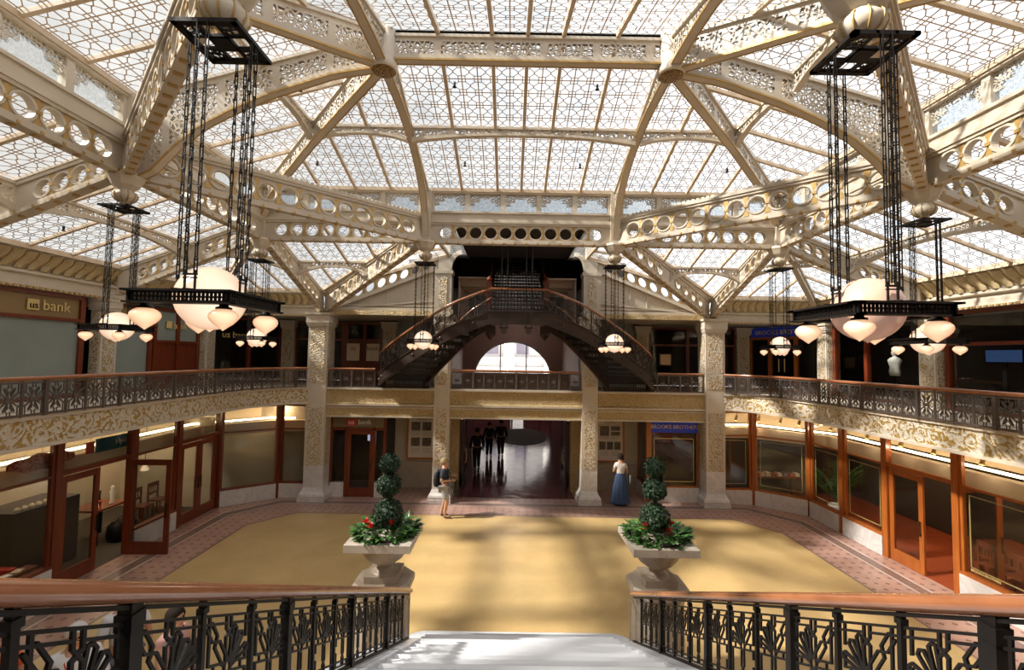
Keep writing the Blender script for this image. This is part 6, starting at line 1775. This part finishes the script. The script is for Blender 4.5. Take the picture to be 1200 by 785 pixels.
    return r, N
def on(N, r, a, off=(0,0,0)):
    return Matrix.Translation(r.location) @ Matrix.Rotation(r.rotation_euler.z, 4, 'Z') @ (N[a][0]+V(off))

man, N = person('grey-haired person in navy shirt and pale shorts with a backpack, looking up', (-2.20,14.33,.006), -PI/2, 1.80,
    arms={-1: ((-.24,-.08,1.14), (-.10,.20,1.22)), 1: ((.25,-.06,1.13), (.12,.20,1.12))}, legs={1: ((.10,.10,.50), (.10,.03,.085), (.12,.20,.035)), -1: ((-.10,.02,.50), (-.10,-.10,.085), (-.12,.07,.035))},
    hair='hair_blond', top='navy', sleeve=.42, bottom='shorts', bm='shorts', shoes='leather', look=.6, lean=-.03)
Mx = Matrix.Translation(man.location) @ Matrix.Rotation(-PI/2, 4, 'Z')
r = thing('backpack', 'black backpack worn by the person in pale shorts', 'backpack', Mx @ V((0,-.25,.93)))
k = MB(Mx); rows = [[(w_*cos(a)*1.0, -.150-d_*(.5+.5*sin(a)*-1)*1.0, z) for a in [2*PI*i/16 for i in range(16)]] for z, w_, d_ in ((.93,.10,.10), (.96,.15,.18), (1.15,.16,.21), (1.35,.15,.17), (1.43,.09,.08))]
k.grid(rows, closeu=True); k.face(rows[-1]); k.face(rows[0][::-1]); k.build('bag', M['black_cloth'], r, True)
k = MB(Mx)
for s in (-1,1): k.tube([(s*.1,-.2,1.4), (s*.115,-.06,1.505), (s*.12,.10,1.42), (s*.14,.145,1.25), (s*.15,.03,1.08), (s*.12,-.2,1.0)], .014, 6)
k.tube([(-.03,-.21,1.43), (0,-.21,1.49), (.03,-.21,1.43)], .01, 5); k.build('strap', M['black_cloth'], r, True)
r = thing('camera_bag', 'dark camera bag held in front of the person in pale shorts', 'camera bag', Mx @ V((.02,.36,.7)))
k = MB(Mx); rows = [[(.02+w_*cos(a), .36+w_*.7*sin(a), z) for a in [2*PI*i/12 for i in range(12)]] for z, w_ in ((.70,.05), (.74,.085), (.95,.09), (1.12,.075), (1.16,.03))]; k.grid(rows, closeu=True); k.build('bag', M['black_cloth'], r, True)
k = MB(Mx); k.tube([(.0,.34,1.15), (.02,.27,1.24), (.06,.22,1.20), (.09,.16,1.35), (.1,.0,1.5)], .009, 5); k.build('strap', M['black_cloth'], r, True)

wom, N = person('dark-haired person in white top and long blue skirt seen from behind at the right poster', (3.65,15.83,.006), .10, 1.70, arms={-1: ((-.24,.05,1.14), (-.14,.20,1.08)), 1: ((.25,-.02,1.13), (.24,.12,.98))},
    hair='hair_dark', hairlen=.03, top='tee', sleeve=.28, bottom='skirt', bm='denim', fem=1)
Mx = Matrix.Translation(wom.location) @ Matrix.Rotation(.10, 4, 'Z')
r = thing('shoulder_bag', 'dark grey shoulder bag hanging at the side of the person in the blue skirt', 'bag', Mx @ V((.31,-.06,.8)))
k = MB(Mx); rows = [[(.315+.045*cos(a), -.05+d_*sin(a), z) for a in [2*PI*i/12 for i in range(12)]] for z, d_ in ((.70,.08), (.74,.12), (.95,.13), (1.02,.09))]; k.grid(rows, closeu=True); k.face(rows[-1]); k.face(rows[0][::-1]); k.build('bag', M['greyc'], r, True)
k = MB(Mx); k.tube([(.31,-.12,1.0), (.27,-.10,1.25), (.17,-.04,1.47), (.25,.05,1.3), (.31,.03,1.0)], .009, 5); k.build('strap', M['black_cloth'], r, True)

p3, N = person('white-haired person in glasses, white shirt and red lanyard behind the left stair railing', (-5.30,5.55,.006), -PI*.78, 1.74, hair='hair_white', top='shirt_w', sleeve=.9, glasses=True, look=.3)
def lanyard(pr, H):
    k = MB(); kk = H/1.75
    k.tube([V(p)*kk for p in ((-.07,-.02,1.49), (-.085,.10,1.38), (-.05,.135,1.25), (0,.135,1.08), (.05,.135,1.25), (.085,.10,1.38), (.07,-.02,1.49))], .008, 5); o = k.build('lanyard', M['red'], None, True); o.parent = pr
    k = MB(); k.box(-.04*kk,.128*kk,.98*kk,.04*kk,.142*kk,1.08*kk); o = k.build('badge', M['white'], None); o.parent = pr
lanyard(p3, 1.74)
p4, N = person('flushed person in white shirt and red lanyard, taller one behind the white-haired person in glasses', (-5.42,6.38,.006), -PI*.7, 1.74, skin='skin_red', hair='hair_dark', top='shirt_w', sleeve=.45); lanyard(p4, 1.74)
p5, N = person('dark-haired person in pink top seen sideways behind the left stair railing', (-4.47,6.0,.006), -PI*.55, 1.70, hair='hair_dark', hairlen=.09, top='pink', sleeve=.2, fem=1, arms={1: ((.24,.04,1.14), (.12,.25,1.1)), -1: ((-.22,.06,1.14), (-.1,.25,1.1))})
box = thing('folder', 'black folder held by the person in the pink top', 'folder', (-4.2,5.97,1.1))
Mx = Matrix.Translation(p5.location) @ Matrix.Rotation(-PI*.55, 4, 'Z'); k = MB(Mx); k.box(-.16,.26,.92,.16,.30,1.32); k.build('cover', M['black_cloth'], box)
p6, N = person('white-haired person in orange shirt at the lower left corner behind the railing', (-6.30,5.6,.006), -PI*.6, 1.62, hair='hair_white', top='orange', sleeve=.45)
for x, y, rz, H, lb in ((-1.62,20.2,.2,1.82,'person in a black suit standing at the left wall of the passage'), (-1.2,22.8,.0,1.72,'dark figure walking away down the passage, left of a taller one'), (-.62,23.0,.1,1.80,'taller dark figure walking away down the middle of the passage')):
    person(lb, (x,y,.012), rz, H, skin='skin_red', top='black_cloth', sleeve=.9, bm='black_cloth', legs={1: ((.09,.12,.50), (.09,.05,.085), (.10,.22,.035)), -1: ((-.09,-.02,.50), (-.09,-.18,.10), (-.10,-.02,.035))})
